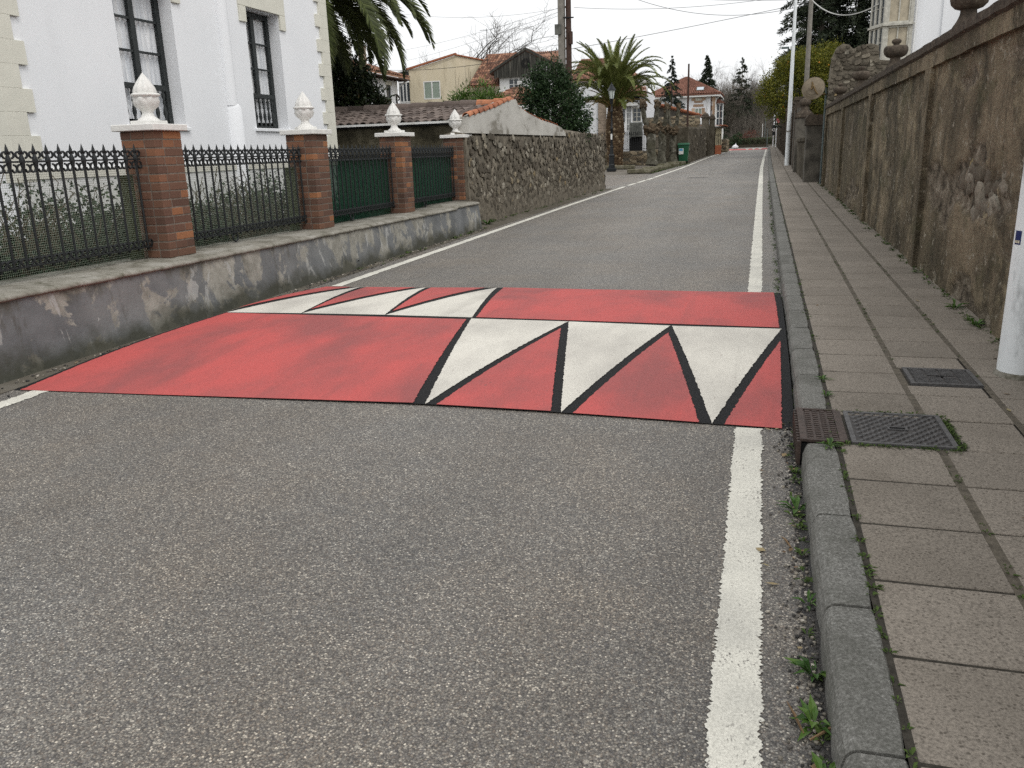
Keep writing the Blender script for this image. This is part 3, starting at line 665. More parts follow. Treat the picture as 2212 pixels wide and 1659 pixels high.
# ------------------------------------------------------------------ low painted wall under the railings
XF = lambda y: -5.06 + .0205 * (y - 5)
lw = thing('low_wall', 'low grey wall with peeling paint carrying the railings', 'wall', (-5.3, 8, gz(8)))
m = MB(); NY = 150; PZ = [-.1, 0, .08, .16, .24, .32, .40, .46, .52, .57, .61]
ytop = [0.0 + 14.62 * i / NY for i in range(NY + 1)]
for y in ytop:
    zt_ = .648 + (.02 if y > 13.5 else 0)
    for k, z in enumerate(PZ): m.v.append((XF(y) + .06 * (1 - k / 10) + .008 * nz(y, z, 3, 4) - .02, y, gz(y) + (zt_ - .035 - gz(y)) * (k / 10)))
n = len(PZ)
for i in range(NY):
    for k in range(n - 1): m.f.append((i * n + k, (i + 1) * n + k, (i + 1) * n + k + 1, i * n + k + 1))
e = len(m.v); m.v += [m.v[NY * n + k] for k in range(n)] + [(-5.72, 14.7, .0), (-5.72, 14.62, .68)]
for k in range(n - 1): m.f.append((e + k, e + n, e + n + 1, e + k + 1) if k == n - 2 else (e + k, e + n, e + k + 1))
m.build('painted_face', 'peeling_paint', lw, smooth=True)
m = MB()
for y in ytop:
    zt_ = .65 + (.025 if y > 13.5 else 0); x = XF(y)
    for dx, dz in ((-.015, -.05), (.012, -.035), (-.005, -.012), (-.06, .0), (-.3, .008), (-.62, .012), (-.64, -.3)): m.v.append((x + dx + .008 * nz(y, dx, 0, 5), y, zt_ + dz + .007 * nz(y, dx, 7, 6)))
for i in range(NY):
    for k in range(6): m.f.append((i * 7 + k, (i + 1) * 7 + k, (i + 1) * 7 + k + 1, i * 7 + k + 1))
m.f.append(tuple(NY * 7 + k for k in range(7)))
m.build('cement_top', 'worn_cement', lw, smooth=True)
q = MB(); q.lathe([(.035, 0), (.035, .03)], (0, 0, 0), 10); me_ = q.mesh('drain_hole', 'black_hole'); inst('drain_hole', me_, lw, (XF(9.8) - .0, 9.8, .20), (0, PI / 2, 0), (1, 1.2, 1))
# ------------------------------------------------------------------ brick piers with plaster finials
PY = [6.61, 9.46, 12.16, 14.93]
brk = {}
def brick_mesh(a, b_, c_):
    k = (round(a, 3), round(b_, 3), round(c_, 3))
    if k not in brk: q = MB(); q.bbox(-a / 2, a / 2, -b_ / 2, b_ / 2, -c_ / 2, c_ / 2, .0035); brk[k] = q.mesh('brick', 'brick')
    return brk[k]
where = ['nearest brick pier in front of the first house window', 'second brick pier below the narrow house window', 'third brick pier between the two green screened railings', 'last brick pier at the end of the low wall']
fwh = ['white plaster urn finial on the nearest brick pier', 'white plaster urn finial on the second brick pier', 'white plaster urn finial on the third brick pier', 'white plaster urn finial on the brick pier nearest the rubble wall']
fin = {}
for pi, y0 in enumerate(PY):
    X0, X1, Y0, Y1, zb, ztp = -5.61, -5.25, y0, y0 + .38, .655 + (.035 if pi == 3 else 0), 1.80
    pr = thing('brick_pier', where[pi] + ', with white cap', 'pier', ((X0 + X1) / 2, (Y0 + Y1) / 2, zb), 'brick piers of the railing')
    MB().box(X0 + .0035, X1 - .0035, Y0 + .0035, Y1 - .0035, zb - .02, ztp).build('mortar_core', 'brick_mortar', pr)
    nc = 15; ch = (ztp - zb) / nc; r = random.Random(pi + 20)
    for c in range(nc):
        z = zb + ch * (c + .5); h_ = ch - .011; d = .105; W_ = X1 - X0; D_ = Y1 - Y0
        spl = (.24, .115) if c % 2 else (.115, .24)
        # faces: -Y and +Y run full width, -X and +X fill between, alternating corner ownership
        if c % 2:
            runs = [('x', X0, X1, Y0), ('x', X0, X1, Y1 - d), ('y', Y0 + d + .008, Y1 - d - .008, X0), ('y', Y0 + d + .008, Y1 - d - .008, X1 - d)]
        else:
            runs = [('y', Y0, Y1, X0), ('y', Y0, Y1, X1 - d), ('x', X0 + d + .008, X1 - d - .008, Y0), ('x', X0 + d + .008, X1 - d - .008, Y1 - d)]
        for ax, a, b_, o_ in runs:
            L = b_ - a; cuts = [a, b_] if L < .27 else [a, a + spl[0] * L / .36, b_]
            for s0, s1 in zip(cuts, cuts[1:]):
                g0 = .008 if s0 > a else 0; ln = s1 - s0 - g0; mid = s0 + g0 + ln / 2; jit = r.uniform(-.002, .002)
                if ax == 'x': inst('brick', brick_mesh(ln, d, h_), pr, (mid, o_ + d / 2 + jit, z))
                else: inst('brick', brick_mesh(d, ln, h_), pr, (o_ + d / 2 + jit, mid, z))
    cp = MB(); cp.bbox(X0 - .05, X1 + .05, Y0 - .05, Y1 + .05, ztp, ztp + .058, .006); cp.build('cap', 'white_plaster_cast', pr)
    cx, cy, cz = (X0 + X1) / 2, (Y0 + Y1) / 2, ztp + .058
    f = thing('urn_finial', fwh[pi], 'finial', (cx, cy, cz), 'urn finials on the brick piers')
    for nm, mk in (('base', 0), ('bowl', 1), ('bud', 2)):
        if nm not in fin:
            q = MB()
            if mk == 0:
                q.bbox(-.115, .115, -.115, .115, 0, .035, .005); q.lathe([(.10, .03), (.095, .045), (.06, .07), (.048, .1), (.052, .12)], (0, 0, 0), 18)
            elif mk == 1:
                q.lathe([(.045, .11), (.06, .125), (.098, .165), (.112, .2), (.11, .235), (.104, .242), (.126, .25), (.13, .262), (.116, .272), (.06, .274)], (0, 0, 0), 36, lambda i, j: 1 + (.11 * math.sin(j * 2 * PI / 36 * 8 + i * 1.6) if 1 < i < 5 else .05 * math.sin(j * 2 * PI / 36 * 6) if i > 5 else 0))
            else:
                q.lathe([(.088, .268), (.093, .288), (.082, .325), (.06, .365), (.036, .402), (.016, .432), (.002, .452)], (0, 0, 0), 32, lambda i, j: 1 + .13 * math.cos(j * 2 * PI / 32 * 8))
            fin[nm] = q.mesh(nm, 'white_plaster_cast', (0, 0, 0), mk > 0)
        inst(nm, fin[nm], f, (cx, cy, cz), (0, 0, pi * .7))
# ------------------------------------------------------------------ wrought iron railings
XR = -5.43
q = MB(); q.tube([(0, 0, 0), (0, 0, .78)], .0105, 6)
q.lathe([(.009, .0), (.014, .01), (.012, .03), (.009, .04)], (0, 0, 0), 6); q.lathe([(.011, .74), (.02, .80), (.022, .825), (.012, .86), (.008, .868)], (0, 0, 0), 6)
q.lathe([(.008, .868), (.016, .878), (.013, .9), (.001, .945)], (0, 0, 0), 6); bar_me = q.mesh('bar', 'fence_iron', (0, 0, 0), True)
def cscroll(q, y, z, r, turn, s, th=.006):
    p = []
    for i in range(11):
        a = turn + s * i / 10 * 1.55 * PI; rr = r * (1 - .055 * i); p.append((0, y + rr * math.cos(a), z + rr * math.sin(a)))
    q.tube(p, [th] * 11, 4)
q = MB()
SCR = []
for a_ in ((.03, .865, .028, -.5 * PI, 1), (-.03, .865, .028, -.5 * PI, -1), (.034, .755, .034, .5 * PI, -1), (-.034, .755, .034, .5 * PI, 1), (.032, .068, .03, -.5 * PI, 1), (-.032, .068, .03, -.5 * PI, -1)):
    q = MB(); cscroll(q, *a_, .009); SCR.append(q.mesh('scroll', 'fence_iron'))
q = MB(); q.tube([(0, .045 * math.cos(a), -.045 + .045 * math.sin(a)) for a in [2 * PI * i / 14 for i in range(15)]], .011, 5); ring_me = q.mesh('ring', 'fence_iron')
spans = [(3.55, 6.55), (7.02, 9.43), (9.87, 12.13), (12.57, 14.9)]
plab = ['black wrought iron railing left of the nearest brick pier', 'black wrought iron railing between the first and second brick piers', 'black wrought iron railing before dark green screen, second and third piers', 'farthest black wrought iron railing, between third and last piers']
slab_ = ['wire netting fixed behind the railing nearest the camera', 'wire netting fixed behind the second railing', 'dark green screen cloth behind the third railing', 'dark green screen cloth behind the farthest railing']
for k, (a, b_) in enumerate(spans):
    rl = thing('iron_railing', plab[k], 'railing', (XR, (a + b_) / 2, .73), 'railings on the low wall')
    n = round((b_ - a) / .127)
    for zz, hh in ((1.555, .014), (.772, .012)):
        q = MB(); q.box(XR - .016, XR + .016, a - .04, b_ + .04, zz - hh / 2, zz + hh / 2); q.build('rail', 'fence_iron', rl)
    for i in range(n + 1):
        y = a + (b_ - a) * i / n
        inst('bar', bar_me, rl, (XR, y, .745))
        for sm in SCR: inst('scroll', sm, rl, (XR + .004, y, .745))
    inst('ring', ring_me, rl, (XR, (a + b_) / 2 - .3, .765))
    q = MB(); xs = XR - .07
    q.quad((xs, a - .08, .66), (xs, b_ + .06, .66), (xs, b_ + .06, 1.50), (xs, a - .08, 1.50))
    o = q.build('netting' if k < 2 else 'screen_cloth', 'wire_net' if k < 2 else 'shade_cloth', None, (0, 0, 0))
    tag(o, slab_[k], 'netting' if k < 2 else 'screen', 'screens behind the railings')
    if k < 2:
        for u, (ya, yb) in enumerate(((b_ - .14, b_ + .05),) if k == 0 else ((b_ - .22, b_ + .05),)):
            q = MB(); q.quad((xs - .03, ya, .66), (xs - .03, yb, .66), (xs - .03, yb, 1.42), (xs - .03, ya, 1.42)); q.build('green_strip', 'olive_strip', o)
# ------------------------------------------------------------------ white house behind the railings
hs_ = thing('white_house', 'white rendered house with cream quoins and tall black framed windows', 'house', (-7.5, 10.8, .5))
fr = frame((-7.5, 14.35, .4), (-7.5, 7.22, .4))      # runs towards the camera; N points to the street
fr = (Vector((-7.5, 7.22, .4)), Vector((0, 1, 0)), Vector((1, 0, 0)), 7.13)
W1 = (9.04 - 7.22, 10.13 - 7.22, 1.58, 3.36); W2 = (11.84 - 7.22, 12.78 - 7.22, 1.60, 3.33)
m = MB(); facade(m, fr, 6.8, [W1, W2], .2)
m.quad((-14, 7.22, .4), (-7.5, 7.22, .4), (-7.5, 7.22, 7.2), (-14, 7.22, 7.2)); m.quad((-7.5, 14.35, .4), (-14, 14.35, .4), (-14, 14.35, 7.2), (-7.5, 14.35, 7.2))
m.quad((-14, 14.35, .4), (-14, 7.22, .4), (-14, 7.22, 7.2), (-14, 14.35, 7.2))
m.build('wall', 'white_wall', hs_)
m = MB(); m.prism([(-7.2, 6.9, 7.2), (-14.3, 6.9, 7.2), (-10.75, 6.9, 9.2)], (0, 7.8, 0)); m.build('roof', 'old_tile', hs_)
m = MB(); m.box(-7.5, -7.455, 7.25, 14.3, 1.39, 1.49); m.build('plinth_band', 'cream_stone', hs_)
m = MB(); m.box(-7.5, -7.47, 7.25, 14.3, .3, 1.39); m.build('plinth', 'aged_white', hs_)
def quoins(yc, sgn, z0, z1, hq):
    z = z0; k = 0
    while z < z1:
        w = .37 if k % 2 else .245; q = MB()
        ya, yb = (yc - w, yc + .03) if sgn > 0 else (yc - .03, yc + w)
        q.bbox(-7.62, -7.465, ya, yb, z, z + hq - .001, .002); q.build('quoin_stone', 'cream_stone', hs_); z += hq; k += 1
quoins(14.35, 1, 1.5, 5.2, .2015); quoins(7.22, -1, 1.365, 4.4, .238)
for (u0, u1, z0, z1) in (W1, W2):
    ya, yb = 7.22 + u0, 7.22 + u1; zt_ = z1 + .4
    for q_ in ((ya - .17, yb + .17, zt_ + .003, zt_ + .3), (ya - .17, ya - .004, zt_ - .22, zt_ + .001), (yb + .004, yb + .17, zt_ - .22, zt_ + .001)):
        q = MB(); q.bbox(-7.55, -7.468, *q_, .005); q.build('window_surround', 'cream_stone', hs_)
    q = MB(); q.bbox(-7.62, -7.46, ya - .05, yb + .05, z0 + .4 - .05, z0 + .4 - .002, .006); q.build('window_sill', 'white_wall', hs_)
    # black window: frame, casements, muntins, balustrade
    xw = -7.69; zb = z0 + .4; q = MB()
    def bar(y0, y1, za, zc, d=.05, x=xw): q.box(x - d, x, y0, y1, za, zc)
    bar(ya, ya + .08, zb, zt_); bar(yb - .08, yb, zb, zt_); bar(ya + .08, yb - .08, zt_ - .08, zt_); bar(ya + .08, yb - .08, zb, zb + .05)
    mid = (ya + yb) / 2; bar(mid - .045, mid + .045, zb + .5, zt_ - .08, .045); bar(ya + .08, yb - .08, zb + .46, zb + .53, .048, xw + .03)
    wn_ = q.build('window', 'black_wood', hs_)
    rows = 3; zr = [zb + .53 + (zt_ - .08 - zb - .53) * i / rows for i in range(rows + 1)]
    for (p0, p1) in ((ya + .08, mid - .045), (mid + .045, yb - .08)):
        for i in range(rows):
            if i:
                q = MB(); q.box(xw - .035, xw - .006, p0, p1, zr[i] - .014, zr[i] + .014); q.build('muntin', 'black_wood', wn_)
            q = MB(); q.quad((xw - .025, p0, zr[i]), (xw - .025, p1, zr[i]), (xw - .025, p1, zr[i + 1]), (xw - .025, p0, zr[i + 1])); q.build('pane', 'window_glass', wn_)
    q = MB(); cw = 60
    for i in range(cw + 1):
        y = ya + .05 + (yb - ya - .1) * i / cw; x = xw - .075 + .014 * math.sin(i * 1.1) + .012 * math.sin(i * 2.7)
        q.v += [(x, y, zb + .1), (x, y, zt_)]
    q.f = [(2 * i, 2 * i + 2, 2 * i + 3, 2 * i + 1) for i in range(cw)]; q.build('curtain', 'curtain', wn_, smooth=True)
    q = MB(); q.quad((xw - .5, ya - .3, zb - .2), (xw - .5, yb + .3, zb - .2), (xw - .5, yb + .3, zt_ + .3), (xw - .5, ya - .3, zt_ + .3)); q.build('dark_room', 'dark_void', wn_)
    nb = 6
    for i in range(nb):
        y = ya + .1 + (yb - ya - .2) * (i + .5) / nb; q = MB()
        q.lathe([(.022, 0), (.022, .03), (.012, .05), (.028, .13), (.022, .18), (.011, .23), (.02, .27), (.012, .3), (.026, .36), (.012, .39), (.022, .42)], (xw + .02, y, zb + .05), 8); q.build('baluster', 'black_wood', wn_, smooth=True)
q = MB(); q.tube([(-7.5, 11.22, 2.3), (-7.5, 11.22, 7.1)], .1, 20); q.tube([(-7.5, 11.25, .4), (-7.5, 11.25, 2.25), (-7.5, 11.25, 2.32)], [.135, .135, .1], 20); q.build('drainpipe', 'white_wall', hs_, smooth=True)
q = MB(); q.box(-7.47, -5.72, 2, 14.9, .2, .52); tag(q.build('garden_bed', 'soil'), 'dark soil bed behind the railings', 'garden bed', None, 'structure')
# creeper on the plinth: bare stems and dark leaves
rs = random.Random(5); q = MB()
for i in range(1100):
    y = rs.uniform(3.6, 12.3); z = .55; x = rs.uniform(-7.4, -5.75); pth = [(x, y, z)]; dy = rs.uniform(-.5, .5); dz = rs.uniform(.12, .5)
    for j in range(rs.randint(4, 9)):
        dy += rs.gauss(0, .22); x += rs.uniform(-.05, .05); y += dy * .12; z += dz * rs.uniform(.1, .3); z = min(z, 1.5); pth.append((min(x, -5.7), y, z))
    q.tube(pth, [rs.uniform(.002, .0075)] * len(pth), 3)
tag(q.build('creeper_stems', 'vine'), 'tangle of bare climbing stems behind the netting', 'creeper', None, 'stuff')

# ------------------------------------------------------------------ foliage helpers
def leaves(P, size, rng, aspect=.45, up=.0, nrm=None, spread=1.0):
    """diamond leaves folded along the midrib; P (n,3)"""
    n = len(P); d = rng.normal(size=(n, 3)); d[:, 2] += up
    if nrm is not None: d = d * spread + nrm
    d /= np.linalg.norm(d, axis=1)[:, None] + 1e-9
    r = rng.normal(size=(n, 3)); s = np.cross(d, r); s /= np.linalg.norm(s, axis=1)[:, None] + 1e-9; nn = np.cross(d, s)
    L = (size * rng.uniform(.65, 1.3, n))[:, None]; w = L * aspect * .5
    b = P; t = P + d * L - nn * L * .12; m1 = P + d * L * .45 + s * w + nn * w * .35; m2 = P + d * L * .45 - s * w + nn * w * .35
    V = np.stack([b, m1, t, m2], 1).reshape(-1, 3); i = np.arange(n)[:, None] * 4
    return V, i + np.array([[0, 1, 2, 3]])
def crown_points(ells, n, rng, shell=.55, clump=.0, nclump=120):
    """points in a union of ellipsoids, denser near the surface and gathered in clumps"""
    vol = np.array([e[1][0] * e[1][1] * e[1][2] for e in ells]) ** .8; pick = rng.choice(len(ells), nclump if clump else n, p=vol / vol.sum())
    d = rng.normal(size=(len(pick), 3)); d /= np.linalg.norm(d, axis=1)[:, None]; rr = (shell + (1 - shell) * rng.uniform(0, 1, len(pick)) ** .7)[:, None]
    C = np.array([e[0] for e in ells])[pick]; R = np.array([e[1] for e in ells])[pick]; P = C + d * rr * R; Nn = d / R; Nn /= np.linalg.norm(Nn, axis=1)[:, None]
    if clump:
        k = rng.integers(0, len(pick), n); P2 = P[k] + rng.normal(size=(n, 3)) * clump * rng.uniform(.6, 1.3, len(pick))[k][:, None]; return P2, Nn[k]
    return P, Nn
def limbs(base, ells, rng, r0=.08, n=9):
    q = MB(); b = Vector(base); top = Vector(np.mean([e[0] for e in ells], axis=0)); fork = b.lerp(top, .45)
    q.tube([b, b.lerp(fork, .5) + Vector((.03, .02, 0)), fork, top], [r0, r0 * .85, r0 * .7, r0 * .25], 7)
    for i in range(n):
        e = ells[i % len(ells)]; d = Vector(rng.normal(size=3)).normalized(); d.z = abs(d.z) * .8
        tip = Vector(e[0]) + Vector((d.x * e[1][0], d.y * e[1][1], d.z * e[1][2])) * .8; s = fork.lerp(top, rng.uniform(0, .7)); mid = s.lerp(tip, .5) + Vector((0, 0, .1 * (tip - s).length))
        q.tube([s, mid, tip], [r0 * .4, r0 * .25, r0 * .08], 5)
    return q
def leafy(name, label, cat, base, ells, n, size, mat, seed, aspect=.45, shell=.55, clump=.12, nclump=150, r0=.08, group=None, spread=.9, up=0, bark='bark_grey'):
    rng = np.random.default_rng(seed); t = thing(name, label, cat, base, group)
    P, Nn = crown_points(ells, n, rng, shell, clump, nclump); V, F = leaves(P, size, rng, aspect, up, Nn, spread)
    np_mesh('crown', V, F, mat, t); limbs(base, ells, rng, r0).build('trunk', bark, t, smooth=True); return t
def bare_tree(name, label, base, H, spread, seed, mat='twig_far', lv=5, group=None, r0=None, crown_from=.25, sides=4, wide=1.0):
    rd = random.Random(seed); t = thing(name, label, 'tree', base, group); tr = MB(); cr = MB(); r0 = r0 or H * .018
    def grow(p, d, L, r, k):
        m = tr if k == 0 else cr; pts = [p]; rr = [r]; q = p; dd = d.copy()
        for i in range(3):
            dd = (dd + Vector((rd.gauss(0, .16), rd.gauss(0, .16), rd.gauss(.05, .1)))).normalized(); q = q + dd * L / 3; pts.append(q); rr.append(r * (1 - .14 * (i + 1)))
        m.tube(pts, rr, sides if k < 2 else 3, k == 0)
        if k >= lv: return
        nb = 4 if k == 0 else rd.randint(2, 4)
        for i in range(nb):
            f = rd.uniform(.35, 1) if i else 1.0; s = pts[min(3, max(1, int(f * 3)))]
            a = rd.uniform(0, 2 * PI); side = dd.orthogonal().normalized(); side = (side * math.cos(a) + dd.cross(side) * math.sin(a))
            nd = (dd * rd.uniform(.55, 1) + side * rd.uniform(.35, .9) * spread + Z * .12).normalized()
            grow(s, nd, L * rd.uniform(.58, .82), max(r * rd.uniform(.45, .62), r0 * .035), k + 1)
    grow(Vector(base), Vector((0, 0, 1)), H * crown_from * 1.2, r0, 0)
    zm = max(v[2] for v in cr.v) - base[2]; k_ = H / zm
    for m_ in (tr, cr): m_.v = [(base[0] + (x - base[0]) * k_ * wide, base[1] + (y - base[1]) * k_, base[2] + (z - base[2]) * k_) for x, y, z in m_.v]
    tr.build('trunk', mat, t); cr.build('crown', mat, t); return t
def conifer(name, label, base, H, R, seed, mat='needle_dark', group=None, z0=.08, per=16, dens=1.0, droop=.35, sz=None, power=.85, asp=.3):
    rng = np.random.default_rng(seed); t = thing(name, label, 'tree', base, group); b = np.array(base)
    q = MB(); q.tube([base, (base[0], base[1], base[2] + H * .97)], [H * .017 + .03, .015], 6); V = []; Fs = []; o = 0; pts = []; nr = []; szs = []
    nl = max(8, int(H * 2.1 * dens)); sz = sz or R * .14
    for i in range(nl):
        hb = z0 + (1 - z0) * i / nl
        for j in range(max(5, int(9 * dens * (1 - hb * .4)))):
            h = min(.995, hb + (1 - z0) * rng.uniform(0, 1) / nl); Lm = R * (1 - h) ** power + .03 * R
            a = rng.uniform(0, 2 * PI); L = Lm * rng.uniform(.6, 1.12); d = np.array([math.cos(a), math.sin(a), 0]); p0 = b + np.array([0, 0, h * H])
            tip = p0 + d * L + np.array([0, 0, -droop * L + .12 * L]); q.tube([p0, (p0 + tip) / 2 + np.array([0, 0, .04 * L]), tip], [.012 + .006 * L, .008, .003], 3, False)
            s = rng.uniform(.15, 1, per) ** .8; c = p0 + (tip - p0) * s[:, None]; c[:, 2] += .16 * L * np.sin(s * PI) ; side = np.array([-d[1], d[0], 0]); c += side * (rng.normal(size=per) * .13 * L * (1.1 - s))[:, None]; c[:, 2] -= np.abs(rng.normal(size=per)) * .05 * L
            pts.append(c); szs.append(np.full(per, sz * (.4 + .6 * (1 - h) ** .6))); nr.append(np.tile(d + np.array([0, 0, -.25]), (per, 1)))
    P = np.concatenate(pts); N_ = np.concatenate(nr); V, F = leaves(P, np.concatenate(szs), rng, asp, 0, N_ * 1.2, .75)
    np_mesh('crown', V, F, mat, t); q.build('trunk', 'bark_grey', t); return t
def frond_mesh(L, e0, e1, seed, mat, nl=46, ll=.42, bend=1.0, wid=.03):
    """arching feather leaf in the x-z plane with two rows of leaflets"""
    rd = random.Random(seed); P = []; p = Vector((0, 0, 0)); n = 22
    for i in range(n + 1):
        s = i / n; e = e0 + (e1 - e0) * s ** bend; P.append((p.copy(), e)); p = p + Vector((math.cos(e), 0, math.sin(e))) * L / n
    q = MB(); q.tube([a for a, _ in P], [.032 * (1 - .93 * i / n) + .003 for i in range(n + 1)], 4)
    for i in range(nl):
        s = .13 + .87 * i / (nl - 1); f = s * n; k = min(n - 1, int(f)); a, e = P[k]; b2, _ = P[k + 1]; c = a.lerp(b2, f - k)
        t = Vector((math.cos(e), 0, math.sin(e))); up = Vector((-math.sin(e), 0, math.cos(e)))
        ln = ll * (math.sin(PI * min(1, .12 + s * .86)) ** .6) * rd.uniform(.85, 1.12)
        for sg in (-1, 1):
            sw = Vector((0, sg, 0)); d = (t * (.62 + .5 * s) + sw * (1.0 - .35 * s) + up * (.45 + rd.uniform(-.18, .18))).normalized()
            w = t.cross(d).cross(d).normalized() * wid * .5; mid = c + d * ln * .5; tip = c + d * ln + Vector((0, 0, -.16 * ln))
            q.add([c - w, c + w, mid + w * 1.2, mid - w * 1.2, tip], [(0, 1, 2, 3), (3, 2, 4)])
    return q.mesh('frond', mat)
def weed(pos, n, L, seed, mat='leaf_weed', wid=.22, flat=.5):
    rd = random.Random(seed); q = MB()
    for i in range(n):
        a = rd.uniform(0, 2 * PI); el = rd.uniform(.25, 1.3) * (1 - flat * .5); l = L * rd.uniform(.5, 1.15); d = Vector((math.cos(a), math.sin(a), 0)); s = Vector((-d.y, d.x, 0)); w = l * wid * rd.uniform(.7, 1.2)
        p0 = Vector(pos) + d * .004; p1 = p0 + d * l * .45 * math.cos(el) + Z * l * .5 * math.sin(el); p2 = p0 + d * l * math.cos(el) + Z * l * (.55 * math.sin(el))
        q.add([p0, p1 - s * w * .5 + Z * w * .2, p1, p1 + s * w * .5 + Z * w * .2, p2], [(0, 1, 2), (0, 2, 3), (1, 4, 2), (2, 4, 3)])
    return q

# ------------------------------------------------------------------ creeper leaves in the bed behind the railings
rng = np.random.default_rng(3)
P = np.stack([rng.uniform(-7.42, -5.8, 46000), rng.uniform(3.6, 12.2, 46000), .55 + np.abs(rng.normal(0, .36, 46000))], 1)
keep = np.array([nz(p[0] * .8, p[1], p[2], 1.3) + .5 * (1.05 - p[2]) - .045 * (p[1] - 6) > -.08 and p[2] < 1.38 for p in P]); P = P[keep]
V, F = leaves(P, .05, rng, .6, .2)
tag(np_mesh('creeper_leaves', V, F, 'ivy_leaf', None, 'stuff'), 'dark ivy leaves massed low behind the netting', 'ivy', None, 'stuff')

# ------------------------------------------------------------------ tall plaster wall on the pavement side
WX = 1.585
tw = thing('plaster_wall', 'tall stained brown plaster wall with projecting coping along the pavement', 'wall', (WX, 12, gz(12)))
NY, NZ = 520, 56; ya, yb = .3, 23.9; V = np.zeros(((NY + 1) * (NZ + 1), 3)); loss = np.zeros(len(V)); k = 0
for i in range(NY + 1):
    y = ya + (yb - ya) * i / NY
    for j in range(NZ + 1):
        zb_ = gz(y, .06); z = zb_ + (2.22 - zb_) * j / NZ
        a = mnoise.fractal(Vector((y * .9, z * .8, 3)), 1, 2, 6); b_ = mnoise.noise(Vector((y * .33, z * .5, 11)))
        a = mnoise.fractal(Vector((y * .5, z * 1.1, 3)), 1, 2, 6); e = a + .55 * b_ + .25 * math.exp(-((y - 7.0) / .9) ** 2 - ((z - 1.15) / .45) ** 2) * 2.6 + .2 * math.exp(-((y - 12.2) / .6) ** 2 - ((z - 1.2) / .6) ** 2) * 2.0 - .02
        ls = min(1, max(0, (e - .42) / .06)); loss[k] = ls
        V[k] = (WX + .024 * ls - .012 * mnoise.noise(Vector((y * 2.2, z * 2.2, 0))) - .006 * mnoise.noise(Vector((y * 9, z * 9, 4))) - .03 * max(0, .5 - (z - zb_)) ** 2 - .012 * ls * mnoise.noise(Vector((y * 7, z * 7, 9))), y, z); k += 1
idx = np.arange((NY + 1) * (NZ + 1)).reshape(NY + 1, NZ + 1)
F = np.stack([idx[:-1, :-1], idx[:-1, 1:], idx[1:, 1:], idx[1:, :-1]], -1).reshape(-1, 4)
o = np_mesh('plaster_face', V, F, 'old_plaster', tw); at = o.data.attributes.new('loss', 'FLOAT', 'POINT'); at.data.foreach_set('value', loss.astype(np.float32))
o.data.polygons.foreach_set('use_smooth', [True] * len(o.data.polygons))
MB().box(WX + .04, WX + .32, ya, yb, 0, 2.3).build('core', 'garden_wall', tw)
def rough_bar(x0, x1, z0, z1, y0, y1, n, amp, mat, nm, par, prof=None):
    q = MB(); prof = prof or [(x0, z0), (x0, z1), (x1, z1), (x1, z0)]; kk = len(prof)
    for i in range(n + 1):
        y = y0 + (y1 - y0) * i / n
        for x, z in prof: q.v.append((x + amp * nz(y, z, x, 5), y, z + amp * nz(y, x, z + 9, 4)))
    for i in range(n):
        for j in range(kk): j2 = (j + 1) % kk; q.f.append((i * kk + j, i * kk + j2, (i + 1) * kk + j2, (i + 1) * kk + j))
    q.f.append(tuple(range(kk))[::-1]); q.f.append(tuple(n * kk + j for j in range(kk))); return q.build(nm, mat, par)
rough_bar(WX - .045, WX + .1, 2.175, 2.32, ya, yb, 220, .008, 'old_plaster', 'frieze_band', tw)
yy = ya
ci = 0
while yy < yb - .1:                                  # coping laid in lengths
    L = min(1.9, yb - yy); rough_bar(0, 0, 0, 0, yy + .004, yy + L - .004, 24, .008, 'coping_stone', 'coping_stone', tw, [(WX - .03, 2.305), (WX - .075, 2.335), (WX - .08, 2.40), (WX - .05, 2.415), (WX + .33, 2.435), (WX + .33, 2.305)]); yy += L; ci += 1
for py in (4.85, 9.52, 14.29, 19.02, 23.72): rough_bar(WX - .05, WX + .1, gz(py, .06), 2.18, py - .14, py + .14, 3, .006, 'old_plaster', 'pilaster', tw)
rs = random.Random(9); cand = []
for (yc, zc, n_, sy, sz_) in ((7.0, 1.1, 60, .5, .26), (12.2, 1.15, 12, .3, .4), (18.2, 1.3, 8, .3, .4), (5.9, 1.45, 8, .3, .2), (10.9, .9, 6, .2, .3)):
    for i in range(n_): cand.append((yc + rs.gauss(0, sy), zc + rs.gauss(0, sz_)))
for i, (y, z) in enumerate(cand):
    if not (gz(y, .3) < z < 2.0): continue
    q = MB(); q.blob((WX + .04, y, z), rs.uniform(.05, .11), i, .5, 8, (.36, rs.uniform(.8, 1.5), rs.uniform(.6, 1.1))); q.build('stone', 'wall_boulder', tw, smooth=True)
ulab = ['stone vase finial on the wall coping, nearest and cut by the frame', 'stone vase finial on the coping before the pale glazed gallery', 'stone vase finial on the coping before the rubble gable wall', 'small far stone vase finial at the end of the coping']
for k, y in enumerate((9.3, 13.95, 18.5, 23.2)):
    u = thing('stone_vase', ulab[k], 'finial', (1.80, y, 2.445), 'stone vases on the coping')
    q = MB(); q.bbox(1.66, 1.94, y - .14, y + .14, 2.43, 2.50, .01); q.lathe([(.135, .05), (.13, .075), (.095, .13), (.075, .18), (.07, .22), (.08, .235)], (1.8, y, 2.43), 18); q.build('foot', 'coping_stone', u, smooth=True)
    q = MB(); q.lathe([(.075, .225), (.12, .24), (.155, .275), (.168, .32), (.162, .36), (.14, .385), (.09, .39)], (1.8, y, 2.43), 22); q.build('bowl', 'coping_stone', u, smooth=True)
    if k:
        q = MB(); q.lathe([(.04, .385), (.042, .405), (.04, .41), (.065, .43), (.066, .46), (.04, .48)], (1.8, y, 2.43), 12); q.build('knob', 'coping_stone', u, smooth=True)
